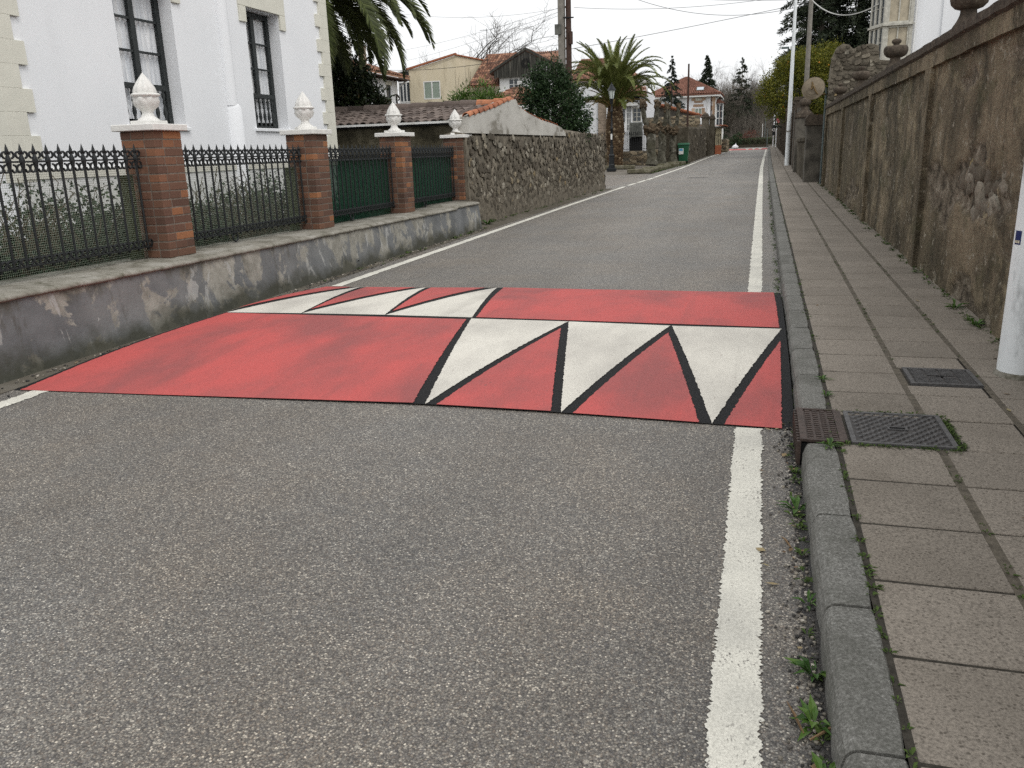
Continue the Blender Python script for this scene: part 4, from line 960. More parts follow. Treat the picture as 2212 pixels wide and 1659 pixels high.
# garden side ground of the higher plot
q = MB(); q.box(1.9, 30, -5, 60, .0, 1.6); tag(q.build('raised_garden', 'ground_earth'), 'raised garden ground behind the tall plaster wall', 'garden', None, 'structure')
# ---- rubble gable wall closing the plot
def stone_patch(parent, O, U, N, L, H, sw, sh, mat, seed, top=None, dep=.05, limit=300, jit=.35, nm='stone', meshes=10):
    """irregular stones bedded in a wall face; the largest share are pieces of their own"""
    rd = random.Random(seed); base = []
    for v in range(meshes):
        q = MB(); k = 8; ring = []; 
        for j in range(k):
            a = 2 * PI * j / k + rd.uniform(-.2, .2); rr = rd.uniform(.62, 1.0); c_, s_ = math.cos(a), math.sin(a); sq = 1 / max(abs(c_), abs(s_)) ** .75; ring.append((c_ * rr * sq, s_ * rr * sq))
        for sc, n_ in ((1.0, -.6), (1.0, .45), (.84, .95)):
            for u, w in ring: q.v.append((u * sc, n_ + rd.uniform(-.12, .12) * (n_ > 0), w * sc))
        q.v.append((rd.uniform(-.2, .2), 1.0, rd.uniform(-.2, .2)))
        for a in range(2):
            for j in range(k): j2 = (j + 1) % k; q.f.append((a * k + j, a * k + j2, (a + 1) * k + j2, (a + 1) * k + j))
        for j in range(k): q.f.append((2 * k + j, 2 * k + (j + 1) % k, 3 * k))
        q.f = [f[::-1] for f in q.f]; base.append(q)
    me = [b.mesh(nm, mat) for b in base]
    spots = []; z = 0; r_ = 0
    while z < H:
        hh = sh * rd.uniform(.75, 1.25); u = rd.uniform(0, sw) - sw
        while u < L:
            w = sw * rd.uniform(.55, 1.5); zc = z + hh / 2 + rd.uniform(-.45, .45) * hh * jit / .35; uc = u + w / 2
            tp = top(uc) if top else H
            if 0 <= uc <= L and zc + hh * .35 < tp: spots.append((uc, zc, w, hh))
            u += w
        z += hh
    rot = math.atan2(U.y, U.x); rest = MB(); rd.shuffle(spots) if limit < len(spots) else None
    spots.sort(key=lambda s: s[0]) if limit < len(spots) else None
    for i, (uc, zc, w, hh) in enumerate(spots):
        v = rd.randint(0, meshes - 1); p = O + U * uc + Z * zc; d = dep * rd.uniform(.45, 1.2); tw_ = rd.uniform(-jit, jit)
        sx, sz_ = w * .55 * rd.uniform(.85, 1.15), hh * .56 * rd.uniform(.8, 1.2)
        if i < limit:
            o = put(bpy.data.objects.new(nm, me[v]), parent, tuple(p)); R = Matrix((( U.x, N.x, 0), (U.y, N.y, 0), (0, 0, 1))).to_4x4()
            mat_ = R @ Matrix.Rotation(tw_, 4, 'Y') @ Matrix.Diagonal((sx, d, sz_, 1)); L_ = o.location.copy(); o.matrix_basis = Matrix.Translation(L_) @ mat_
        else:
            Rm = Matrix(((U.x, N.x, 0), (U.y, N.y, 0), (0, 0, 1))) @ Matrix.Rotation(tw_, 3, 'Y') @ Matrix.Diagonal((sx, d, sz_))
            rest.add([p + Rm @ Vector(q_) for q_ in base[v].v], base[v].f)
    if rest.v: rest.build(nm, mat, parent, kind='stuff')
    return len(spots)
rw = thing('rubble_gable_wall', 'round shouldered rubble stone wall behind the end of the plaster wall', 'wall', (2.6, 24.4, .5))
prof = [(1.62, .5), (1.62, 3.3), (1.66, 3.65), (1.75, 3.86), (1.88, 3.94), (2.02, 3.9), (2.14, 3.8), (2.3, 3.86), (2.55, 3.9), (2.74, 3.84), (2.78, 3.5), (3.1, 3.45), (3.5, 3.47), (5.2, 3.4), (5.2, .5)]
q = MB(); q.prism([(x, 24.4, z) for x, z in prof], (0, .45, 0)); q.build('wall_core', 'wall_mortar', rw)
tp = lambda u: np.interp(u + 1.62, [p[0] + .001 * i for i, p in enumerate(prof[1:-1])], [p[1] for p in prof[1:-1]]) - 2.2
stone_patch(rw, Vector((1.62, 24.4, 2.2)), Vector((1, 0, 0)), Vector((0, -1, 0)), 2.4, 1.8, .15, .1, 'rubble_stone', 4, tp, .04, 300, .4)
# ---- pale house with glazed gallery above the wall
hr = thing('gallery_house', 'white house with weathered glazed gallery above the plaster wall', 'house', (6, 32, 1.6))
frg = (Vector((3.58, 31, 3.0)), Vector((1, 0, 0)), Vector((0, -1, 0)), .86)
m = MB(); holes = [(.1, .76, 1.03 + .05, 2.03), (.1, .76, 2.12, 3.1)]; facade(m, frg, 4.2, holes, .1)
frs = (Vector((3.25, 31.9, 3.0)), Vector((.344, -.939, 0)), Vector((-.939, -.344, 0)), .958)
hs2 = [(.06 + .3 * i, .3 + .3 * i, z0, z1) for i in range(3) for z0, z1 in ((1.08, 2.03), (2.12, 3.1))]; facade(m, frs, 4.2, hs2, .08)
m.build('gallery_wall', 'old_white_paint', hr)
for h in holes: window(hr, frg, *h, .08, 2, 1, .05, .02, 'old_white_paint', 'sun_blind')
for h in hs2: window(hr, frs, *h, .06, 1, 2, .03, .015, 'old_white_paint', 'far_glass')
q = MB(); q.obox(*frg[:3], -.03, .88, 2.04, 2.1, 0, .07); q.obox(*frs[:3], -.02, .97, 2.04, 2.1, 0, .06); q.build('sill_band', 'old_white_paint', hr)
frw = (Vector((4.44, 31.15, 3.0)), Vector((1, 0, 0)), Vector((0, -1, 0)), 9.0)
m = MB(); hw = [(1.78, 2.7, 2.62, 4.6)]; facade(m, frw, 6, hw, .2); m.box(4.46, 13.4, 31.36, 38, 1.5, 8.9); m.build('wall', 'white_wall', hr)
for (u0, u1) in ((0, .28), (.85, .93)): q = MB(); q.obox(*frw[:3], u0, u1, 0, 6, 0, .05); q.build('pilaster_strip', 'white_wall', hr)
window(hr, frw, *hw[0], .15, 2, 3, .07, .03, 'old_white_paint', 'far_glass')
q = MB(); q.tube([Vector((4.5, 31.02, 3.0)), Vector((4.5, 31.02, 9))], .03, 8); q.build('drainpipe', 'aged_white', hr)
# ---- end block, gate pillar and the farther boundary wall
bl = thing('wall_end_pillar', 'stout grey wall pillar with sloping stone top beside the green post', 'pillar', (1.42, 25.8, gz(25.8)))
q = MB(); q.bbox(1.17, 1.75, 25.55, 26.15, gz(25.5, .05), 1.98, .02); q.build('shaft', 'grey_render', bl)
q = MB(); q.prism([(1.12, 25.5, 1.98), (1.78, 25.5, 1.98), (1.78, 25.5, 2.26), (1.2, 25.5, 2.26), (1.12, 25.5, 2.14)], (0, .7, 0)); q.build('top_stone', 'coping_stone', bl)
q = MB(); q.bbox(1.19, 1.5, 26.15, 31.8, gz(29, .05), 1.55, .02); q.bbox(1.14, 1.55, 26.15, 31.8, 1.55, 1.68, .02); q.build('dwarf_wall', 'garden_wall', bl)
gp = thing('gate_pillar', 'stone gate pillar with moulded cap and ball behind the white post', 'pillar', (1.4, 32.3, gz(32.3)))
q = MB(); q.bbox(1.1, 1.66, 32.0, 32.56, gz(32, .05), 2.36, .015); q.build('shaft', 'grey_render', gp)
q = MB(); q.bbox(1.05, 1.71, 31.95, 32.61, 2.36, 2.46, .02); q.bbox(1.1, 1.66, 32, 32.56, 2.46, 2.52, .01); q.lathe([(.25, 0), (.22, .06), (.15, .1), (.12, .2), (.13, .24)], (1.38, 32.28, 2.52), 16); q.build('cap', 'coping_stone', gp)
q = MB(); q.lathe([(.08, 0), (.17, .05), (.2, .12), (.19, .2), (.12, .27), (.03, .3)], (1.38, 32.28, 2.74), 16); q.build('ball', 'coping_stone', gp, smooth=True)
bw = thing('boundary_wall', 'long grey garden wall with pilasters beyond the gate pillar', 'wall', (1.4, 60, gz(60)))
q = MB(); q.prism([(1.22, 34.2, gz(34)), (1.5, 94, gz(94)), (1.9, 94, gz(94)), (1.62, 34.2, gz(34))], (0, 0, 2.35)); q.build('wall_body', 'grey_render', bw)
for i in range(14):
    y = 35 + i * 4.2; x = 1.22 + (y - 34.2) * .00468; q = MB(); q.bbox(x - .07, x + .2, y, y + .5, gz(y, .05), gz(y, 2.62), .02); q.bbox(x - .12, x + .25, y - .05, y + .55, gz(y, 2.62), gz(y, 2.76), .02); q.build('pilaster', 'coping_stone', bw)
# ---- posts
def post(name, label, base, H, r0, r1, mat, cat='post', n=14, group=None):
    t = thing(name, label, cat, base, group); q = MB(); q.tube([base, (base[0], base[1], base[2] + H)], [r0, r1], n); q.build('shaft', mat, t, smooth=True); return t
np_ = post('street_post', 'pale grey metal post standing on the pavement against the frame edge', (1.472, 5.22, gz(5.2, .118)), 6.5, .118, .075, 'pole_white', n=24)
q = MB(); q.lathe([(.135, 0), (.13, .012), (.12, .03)], (1.472, 5.22, gz(5.2, .117)), 20); q.build('foot_mortar', 'worn_cement', np_)
a0 = math.radians(186)
q = MB()
for zz in ((.93, 1.005),):
    for i in range(6):
        a = a0 + i * .09; rr = .1135; q.v += [(1.472 + rr * math.cos(a), 5.22 + rr * math.sin(a), zz[0]), (1.472 + rr * math.cos(a), 5.22 + rr * math.sin(a), zz[1])]
q.f = [(2 * i, 2 * i + 2, 2 * i + 3, 2 * i + 1) for i in range(5)]; q.build('blue_plate', 'blue_plate', np_)
for i in range(3):
    q = MB(); rr = .115
    for a in (a0 + .06 + i * .12, a0 + .15 + i * .12): q.v += [(1.472 + rr * math.cos(a), 5.22 + rr * math.sin(a), .938), (1.472 + rr * math.cos(a), 5.22 + rr * math.sin(a), .953)]
    q.f = [(0, 2, 3, 1)]; q.build('print_bar', 'pale_print', np_)
wp = post('lamp_column', 'tall white tapering column on the pavement before the gate pillar', (1.065, 38.9, gz(38.9, .118)), 9.0, .1, .045, 'pole_white', 'column')
q = MB(); q.tube([(1.065, 38.9, 2.0), (1.065, 38.9, 2.05)], .098, 14); q.build('joint_collar', 'pole_concrete', wp)
gpo = post('dish_post', 'thin green metal post at the end of the plaster wall', (1.56, 24.6, gz(24.6, .1)), 2.48, .028, .028, 'pole_green', n=10)
sdh = thing('satellite_dish', 'brown round satellite dish on the thin green post', 'satellite dish', (1.21, 24.4, 2.91))
q = MB(); n_ = 28; ax = Vector((-.25, -.9, .25)).normalized(); s1 = ax.orthogonal().normalized(); s2 = ax.cross(s1); c0 = Vector((1.21, 24.4, 2.91))
for k, (rr, dd) in enumerate(((.02, 0), (.1, .006), (.105, .012), (.18, .022), (.185, .03), (.235, .045), (.24, .052), (.285, .07), (.297, .073), (.297, .063))):
    for j in range(n_): a = 2 * PI * j / n_; q.v.append(tuple(c0 - ax * dd * -1.0 * -1 + (s1 * math.cos(a) + s2 * math.sin(a)) * rr))
for i in range(9):
    for j in range(n_): j2 = (j + 1) % n_; q.f.append((i * n_ + j, i * n_ + j2, (i + 1) * n_ + j2, (i + 1) * n_ + j))
q.f.append(tuple(range(n_))); q.build('reflector', 'dish', sdh)
q = MB(); q.tube([c0 + Vector((.02, -.06, .03)), c0 + Vector((.06, -.07, -.08)), c0 + Vector((.12, -.04, -.17)), c0 + Vector((.35, .19, -.18))], .02, 8); q.build('arm', 'dish_metal', sdh, smooth=True)
q = MB(); q.obox(c0 + ax * .03, s1, ax, -.04, .04, -.05, .05, 0, .05); q.tube([c0 + ax * .08, c0 + ax * .09 + Vector((0, 0, .11))], .022, 8); q.build('bracket', 'dish_metal', sdh)
cp_ = post('utility_pole', 'slender concrete utility pole in front of the dark conifers', (1.80, 42, gz(42)), 9.5, .12, .085, 'pole_concrete', 'pole', 8)
q = MB(); q.box(1.6, 2.0, 41.93, 42.07, 8.2, 8.3); q.build('crossarm', 'pole_concrete', cp_)
# far street clutter on the pavement side
for k, (x, h_, lab) in enumerate(((1.03, 3.0, 'white post far down the pavement carrying a dark ringed sign'), (1.27, 3.2, 'white post behind the ringed sign far down the pavement'))):
    t = post('sign_post', lab, (x, 88 - k, gz(88, .118)), h_, .06, .06, 'pole_white', 'post', 8, 'far white posts')
t = thing('ring_sign', 'dark hanging sign with a white ring on the far white post', 'sign', (1.08, 87.6, 2.85))
q = MB(); q.box(.9, 1.16, 87.58, 87.66, 2.35, 3.3); q.build('board', 'lamp_black', t)
q = MB(); q.tube([(1.03 + .1 * math.cos(a), 87.56, 2.86 + .13 * math.sin(a)) for a in [2 * PI * i / 14 for i in range(15)]], .03, 5); q.build('ring', 'white_paint', t)
t = thing('round_traffic_sign', 'faded red round traffic sign half hidden under the tree', 'sign', (1.42, 80, gz(80, .12)))
q = MB(); q.tube([(1.42, 80, gz(80)), (1.42, 80, 3.4)], .03, 8); q.build('stem', 'pole_green', t)
q = MB(); q.tube([(1.42, 79.92, 3.55), (1.42, 79.95, 3.55)], .3, 18); q.build('face', 'sign_red', t)
for k, (x, yv, h_, lab) in enumerate(((.25, 101.5, 3.2, 'thin grey post beside the far hedge end'), (.5, 96, 1.9, 'short grey post with crossbar where the road ends'), (-.02, 103, 2.5, 'pale square post rising behind the far hedge'))):
    t = post('marker_post', lab, (x, yv, gz(yv)), h_, .035, .03, 'pole_green' if k < 2 else 'aged_white', 'post', 6, 'far thin posts')
    if k == 1: q = MB(); q.box(x - .1, x + .1, yv - .02, yv + .02, gz(yv, h_ - .05), gz(yv, h_)); q.build('crossbar', 'pole_green', t)
t = post('street_lamp', 'small street lamp above the yellow green tree', (1.4, 62, gz(62)), 6.85, .06, .04, 'pole_green', 'lamp', 8)
q = MB(); q.box(.95, 1.45, 61.9, 62.1, gz(62, 6.8), gz(62, 6.92)); q.build('lamp_head', 'pole_green', t)

# ------------------------------------------------------------------ shed with tiled roof and plastered gable
sh_ = thing('tiled_shed', 'old stone shed with mossy tiled roof and white plastered gable', 'shed', (-6, 17, gz(17)))
q = MB(); NX = 40; NZ = 16
for i in range(NX + 1):
    for j in range(NZ + 1):
        x = -9.6 + 4.42 * i / NX; z = .2 + 1.95 * j / NZ; q.v.append((x, 15.5 - .05 * nz(x, z, 1, 3) - .03 * nz(x, z, 5, 8), z))
q.f = [(i * (NZ + 1) + j, (i + 1) * (NZ + 1) + j, (i + 1) * (NZ + 1) + j + 1, i * (NZ + 1) + j + 1) for i in range(NX) for j in range(NZ)]
q.build('eaves_wall', 'dark_rubble', sh_)
GX = lambda y: -5.17 + (y - 15.4) * .0475
gab = [(15.15, 1.88), (15.15, 2.17), (15.95, 2.28), (16.7, 2.40), (17.3, 2.52), (17.9, 2.60), (18.1, 2.46), (18.75, 2.34), (19.75, 2.22), (20.85, 2.15), (21.45, 2.09), (21.75, 2.0), (21.95, 1.88)]
q = MB(); a = [(GX(y) + .005, y, z) for y, z in gab]; q.prism(a[::-1], (-.3, 0, 0)); q.build('gable', 'gable_plaster', sh_)
q = MB(); q.prism([(-9.6, 15.42, 2.11), (-5.2, 15.42, 2.11), (-5.2, 17.85, 2.50), (-9.6, 17.85, 2.50)], (0, 0, -.06)); q.prism([(-9.6, 17.85, 2.50), (-5.15, 17.85, 2.50), (-5.15, 22, 1.9), (-9.6, 22, 1.9)], (0, 0, -.06)); q.build('roof_deck', 'dark_void', sh_)
q = MB(); q.box(-9.6, -5.2, 15.37, 15.41, 2.085, 2.125); q.build('gutter', 'aged_white', sh_)
def tile_mesh(w, L, h, mat, nm='tile', seg=6, up=True):
    q = MB()
    for y, lift in ((-L / 2, .0), (L / 2, .022)):
        for i in range(seg + 1):
            t = i / seg; x = -w / 2 + w * t; z = h * math.sin(PI * t) ** .8 if up else h * math.sin(2 * PI * t) * .5; q.v.append((x, y, z - lift))
    n = seg + 1; q.v += [(x, y, z - .018) for x, y, z in q.v[:n]]
    q.f = [(i, i + 1, n + i + 1, n + i) for i in range(seg)] + [(2 * n + i, 2 * n + i + 1, i + 1, i) for i in range(seg)]; return q.mesh(nm, mat, (0, 0, 0), False)
tm = tile_mesh(.165, .44, .05, 'grey_tile'); rs = random.Random(2); pit = math.atan2(.39, 2.43)
for r_ in range(6):
    y = 15.5 + r_ * .40; z = 2.135 + r_ * .40 * math.tan(pit)
    for c in range(27):
        x = -9.5 + c * .161
        if y < 17.75: inst('roof_tile', tm, sh_, (x + rs.uniform(-.008, .008), y + .12, z + .02 + rs.uniform(-.006, .006)), (pit + rs.uniform(-.03, .03), rs.uniform(-.04, .04), rs.uniform(-.03, .03)))
def cap_mesh(L, r, mat):
    q = MB(); n = 9
    for s, (y, k) in enumerate(((-L / 2, 1.0), (L / 2, .84))):
        for i in range(n): a = PI * i / (n - 1); q.v.append((r * k * math.cos(a), y, r * k * math.sin(a)))
    q.v += [(x * .86, y, z * .86) for x, y, z in q.v[:n]]
    q.f = [(i, i + 1, n + i + 1, n + i) for i in range(n - 1)] + [(2 * n + i, 2 * n + i + 1, i + 1, i) for i in range(n - 1)]; return q.mesh('ridge_tile', mat, (0, 0, 0), False)
cg, co = cap_mesh(.44, .13, 'grey_tile'), cap_mesh(.44, .13, 'orange_tile')
for i in range(12):
    x = -9.4 + i * .375; inst('ridge_tile', cg if i < 10 else co, sh_, (x, 17.82 + rs.uniform(-.01, .01), 2.5 + rs.uniform(-.006, .006)), (0, rs.uniform(-.02, .02), -PI / 2 + rs.uniform(-.04, .04)))
vo = cap_mesh(.3, .075, 'orange_tile')
for i in range(9):
    t = (i + .5) / 9; y = 15.15 + 2.5 * t; z = np.interp(y, [p[0] for p in gab[1:6]], [p[1] for p in gab[1:6]]); inst('verge_tile', vo, sh_, (GX(y) - .05, y, float(z) + .01), (.2, 0, rs.uniform(-.06, .06)))
for i in range(13):
    t = (i + .5) / 13; y = 18.1 + 3.3 * t; z = np.interp(y, [p[0] for p in gab[6:]], [p[1] for p in gab[6:]]); inst('verge_tile', vo, sh_, (GX(y) - .07, y, float(z) - .015), (-.2, 0, rs.uniform(-.06, .06)), (.8, .9, .8))
# ---- rubble street wall
sw_ = thing('rubble_wall', 'thick rubble stone wall along the road beyond the railings', 'wall', (-5.1, 20, gz(20)))
q = MB(); n_ = 30; T = []
for i in range(n_ + 1):
    y = 15.0 + 11.35 * i / n_; zt_ = 1.89 if y < 21.9 else 2.04 - .02 * (y - 22) - max(0, y - 25.8) * .25
    pr_ = [(.03, gz(y, -.05)), (0, .9), (-.02, zt_ - .06), (-.1, zt_ + .0), (-.25, zt_ + .03), (-.42, zt_ - .02), (-.5, zt_ - .2), (-.5, 0)]
    for dx, z in pr_: q.v.append((GX(y) + dx + .006 * nz(y, z, 0, 4), y, z + .012 * nz(y, dx, 3, 3) * (z > 1)))
q.f = [(i * 8 + j, (i + 1) * 8 + j, (i + 1) * 8 + j + 1, i * 8 + j + 1) for i in range(n_) for j in range(7)] + [tuple(n_ * 8 + j for j in range(8)), tuple(range(8))[::-1]]
q.build('wall_core', 'wall_mortar', sw_)
U = Vector((.0475, 1, 0)).normalized(); N_ = Vector((1, -.0475, 0)).normalized()
stone_patch(sw_, Vector((GX(15.1) + .01, 15.1, .2)), U, N_, 11.3, 1.8, .15, .105, 'rubble_stone', 8, lambda u: (1.68 if u < 6.8 else 1.8), .014, 300, .9, 'stone', 16)
stone_patch(sw_, Vector((GX(26.35), 26.35, .33)), Vector((-1, 0, 0)), Vector((0, 1, 0)), .45, 1.5, .15, .12, 'rubble_stone', 18, None, .03, 60)
# ------------------------------------------------------------------ lamp post by the palm
lp = thing('lamp_post', 'black cast iron lamp post with lantern in front of the palm trunk', 'street lamp', (-6.76, 40.3, gz(40.3)))
b0 = Vector((-6.76, 40.3, gz(40.3)))
q = MB(); q.bbox(b0.x - .2, b0.x + .2, b0.y - .2, b0.y + .2, b0.z, b0.z + .16, .02); q.lathe([(.15, .16), (.145, .3), (.125, .34), (.125, .68), (.14, .7), (.14, .74), (.09, .8), (.075, 1.1), (.085, 1.13), (.06, 1.17)], b0, 12); q.build('pedestal', 'lamp_black', lp)
q = MB(); q.lathe([(.055, 1.15), (.05, 1.9), (.065, 1.92), (.065, 1.96), (.042, 2.0), (.036, 2.65), (.06, 2.68), (.06, 2.74), (.035, 2.78), (.035, 3.0), (.07, 3.06), (.075, 3.22), (.1, 3.26)], b0, 12); q.build('column', 'lamp_black', lp, smooth=True)
q = MB(); q.lathe([(.09, 3.26), (.155, 3.62)], b0, 6); q.build('lantern_glass', 'lamp_glass', lp)
q = MB()
for i in range(6): a = PI / 3 * i; q.tube([b0 + Vector((.095 * math.cos(a), .095 * math.sin(a), 3.25)), b0 + Vector((.16 * math.cos(a), .16 * math.sin(a), 3.63))], .011, 4)
q.lathe([(.1, 3.23), (.1, 3.26)], b0, 6); q.build('lantern_frame', 'lamp_black', lp)
q = MB(); q.lathe([(.21, 3.62), (.2, 3.65), (.11, 3.78), (.09, 3.8), (.085, 3.84), (.03, 3.9), (.02, 3.95), (.005, 3.97)], b0, 6); q.build('lantern_roof', 'lamp_black', lp)
q = MB(); q.box(b0.x - .04, b0.x + .04, b0.y - .062, b0.y - .054, b0.z + 1.45, b0.z + 1.7); q.build('poster_scrap', 'white_paint', lp)
# ------------------------------------------------------------------ the two date palms
def date_palm(name, label, base, H, rb, rt, crown, fr_list, mat, seed, scales=True):
    t = thing(name, label, 'palm', base); rd = random.Random(seed); q = MB(); b = Vector(base)
    q.tube([b, b + Z * H * .3, b + Z * H * .62, b + Z * H * .85, b + Z * H], [rb * .78, rb * .9, rb, rt, rt * .8], 18); q.build('trunk', 'palm_trunk', t, smooth=True)
    if scales:
        q = MB(); rows = int(H / .125)
        for i in range(rows):
            h = H * (i + .5) / rows; rr = np.interp(h / H, [0, .3, .62, .85, 1], [rb * .78, rb * .9, rb, rt, rt * .82]); nn = 15
            for j in range(nn):
                a = 2 * PI * (j + (.5 if i % 2 else 0)) / nn + rd.uniform(-.05, .05); d = Vector((math.cos(a), math.sin(a), 0)); s = Vector((-d.y, d.x, 0)); w = rr * .21; c = b + Z * h + d * rr * .97; o_ = rd.uniform(.03, .075)
                q.add([c - s * w - Z * .01, c - Z * .085, c + s * w - Z * .01, c + Z * .09, c + d * o_ + Z * .035], [(0, 1, 4), (1, 2, 4), (2, 3, 4), (3, 0, 4)])
        q.build('leaf_scars', 'palm_scale', t, kind='stuff')
    top = b + Z * (H - .05)
    for k, (cnt, e0, e1, L, bend) in enumerate(fr_list):
        ms = [frond_mesh(L * f, math.radians(e0 + d_), math.radians(e1 + d_ * 1.5), seed * 10 + k * 3 + i, mat, 74, crown, bend, .026) for i, (f, d_) in enumerate(((1, 0), (.9, 7), (1.06, -6)))]
        for i in range(cnt):
            a = 2 * PI * (i + rd.uniform(-.32, .32)) / cnt + k * .4; rr = rt * .45
            inst('frond', ms[i % 3], t, top + Vector((math.cos(a) * rr, math.sin(a) * rr, rd.uniform(-.05, .1))), (rd.uniform(-.25, .25), rd.uniform(-.1, .1), a))
    return t
date_palm('date_palm', 'date palm with thick scaly trunk behind the lamp post', (-7.7, 47, gz(47)), 3.15, .5, .43, .42, [(10, 88, 52, 3.6, 1.6), (14, 82, 22, 3.8, 1.7), (17, 76, -30, 3.7, 1.8), (16, 70, -62, 3.7, 1.8), (14, 62, -70, 3.3, 1.7), (10, 40, -40, 2.2, 1.3)], 'leaf_palm', 3)
date_palm('date_palm', 'big drooping palm crown beside the white house corner', (-9.8, 17.9, gz(18)), 4.72, .36, .36, .42, [(8, 75, -5, 2.7, 1.0), (16, 55, -66, 3.1, .9), (22, 40, -78, 3.25, .9), (18, 22, -84, 2.9, .85), (12, 2, -86, 2.3, .75)], 'leaf_palm_dark', 6, False)
dp = bpy.data.objects['date_palm']; rd = random.Random(8); dms = [frond_mesh(1.7, math.radians(62), math.radians(5), 5, 'palm_stalk', 30, .16, 1.4, .02), frond_mesh(2.0, math.radians(40), math.radians(-45), 6, 'palm_stalk', 34, .2, 1.3, .02)]
for i in range(22):
    a = 2 * PI * (i + rd.uniform(-.3, .3)) / 22; inst('dead_frond', dms[i % 2], dp, (-7.7 + .2 * math.cos(a), 47 + .2 * math.sin(a), gz(47, 3.0)), (rd.uniform(-.2, .2), 0, a))
# ------------------------------------------------------------------ pollarded planes on their stone kerb
def pollard(label, base, r, fork, heads, seed):
    t = thing('pollarded_plane_tree', label, 'tree', base, 'pollarded trees by the bin'); rd = random.Random(seed); b = Vector(base); q = MB(); f = Vector(fork)
    n = 9; pts = []; rr = []
    for i in range(n):
        s = i / (n - 1); p = b.lerp(f, s) + Vector((.05 * nz(s * 3, seed, 0), .05 * nz(s * 3, seed, 4), 0)); pts.append(p); rr.append(r * (1.25 - .45 * min(1, s * 4)) if s < .25 else r * (.86 + .1 * nz(s * 6, seed, 1) + .25 * max(0, s - .75)))
    q.tube(pts, rr, 14)
    tr = q.build('trunk', 'plane_bark', t, smooth=True)
    k = MB(); k.blob(f, r * 1.1, seed, .8, 11, (1.15, 1, .95))
    for i in range(6): k.blob(f + Vector((rd.uniform(-1, 1) * r, rd.uniform(-1, .4) * r, rd.uniform(-.7, .6) * r)), r * rd.uniform(.3, .5), seed + i + 3, .7, 7)
    k.build('knob', 'pollard_knob', t, smooth=True)
    for hd in heads:
        h = Vector(hd); mid = f.lerp(h, .45) + Vector(((h.x - f.x) * .3, 0, -.1)); q = MB(); q.tube([f, mid, h.lerp(mid, .3), h], [r * .55, r * .48, r * .44, r * .48], 9); lb = q.build('limb', 'plane_bark', t, smooth=True)
        k = MB(); k.blob(h + Z * .05, r * .62, rd.randint(0, 99), .9, 10, (.85, .85, 1.35))
        for i in range(5): k.blob(h + Vector((rd.uniform(-1, 1) * r * .6, rd.uniform(-1, 1) * r * .6, rd.uniform(-.9, .9) * r)), r * rd.uniform(.2, .36), i + seed, .8, 6)
        k.build('knob', 'pollard_knob', lb, smooth=True)
    return t
zb = gz(44, .12)
pollard('stout pollarded tree nearest the lamp, with two stubby limbs', (-5.36, 44.2, zb), .27, (-5.42, 44.2, 2.42), [(-5.84, 44.1, 3.6), (-5.12, 44.25, 3.52)], 1)
pollard('pollarded tree half hidden behind the nearest trunk', (-5.2, 47.2, gz(47, .12)), .25, (-5.15, 47.1, 2.5), [(-4.95, 46.9, 3.5)], 2)
pollard('pollarded tree next to the green bin with two knobbly heads', (-4.76, 49.0, gz(49, .12)), .22, (-4.78, 49, 2.4), [(-5.07, 48.9, 3.6), (-4.52, 49.1, 3.62)], 3)
led = thing('stone_ledge', 'mossy stone ledge the pollarded trees stand on', 'ledge', (-5, 43, gz(43)))
rs = random.Random(4)
for i in range(9):
    y0 = 37.6 + i * 1.3; x = -4.62 + (y0 - 37) * .055; q = MB(); q.bbox(x - rs.uniform(.7, .9), x + rs.uniform(-.04, .05), y0, y0 + 1.24, gz(y0, -.05), gz(y0, .14 + rs.uniform(-.03, .04)), .04); q.build('ledge_stone', 'moss_stone', led)
def loose_slab(label, x0, x1, y0, y1, h, rz=0):
    t = thing('stone_slab', label, 'slab', ((x0 + x1) / 2, (y0 + y1) / 2, gz(y0)), 'loose stone slabs'); q = MB(); q.bbox(x0, x1, y0, y1, gz(y0, .02), gz(y0, h), .03); q.build('slab_body', 'moss_stone', t); t.rotation_euler[2] = rz; return t
loose_slab('low mossy stone slab lying at the lane corner', -5.55, -4.86, 36.9, 37.45, .2, .1)
loose_slab('long mossy stone slab behind the lamp base', -7.6, -6.0, 42.4, 42.9, .2)
loose_slab('small flat mossy stone at the road edge', -4.82, -4.5, 36.75, 37.1, .1, .2)
# ---- low garden wall with spear railing
gw = thing('low_garden_wall', 'low rubble garden wall behind the palm and lamp', 'wall', (-7, 48.5, gz(48.5)))
q = MB(); q.bbox(-10.5, -5.3, 48.2, 48.65, gz(48, -.1), 1.40, .03); q.build('wall_core', 'wall_mortar', gw)
stone_patch(gw, Vector((-10.4, 48.2, gz(48))), Vector((1, 0, 0)), Vector((0, -1, 0)), 5.1, .82, .3, .17, 'field_stone', 12, None, .05)
rl = thing('spear_railing', 'thin grey spear railing on the low garden wall', 'railing', (-7, 48.4, 1.4))
q = MB(); q.tube([(-.0, 0, 0), (0, 0, .92)], .011, 5); q.lathe([(.011, .92), (.03, .96), (.028, 1.0), (.003, 1.06)], (0, 0, 0), 6); sp_ = q.mesh('bar', 'lamp_black')
for i in range(30): inst('bar', sp_, rl, (-8.9 + i * .118, 48.4, 1.4))
for zz in (1.5, 2.28): q = MB(); q.box(-8.95, -5.4, 48.38, 48.42, zz - .012, zz + .012); q.build('rail', 'lamp_black', rl)
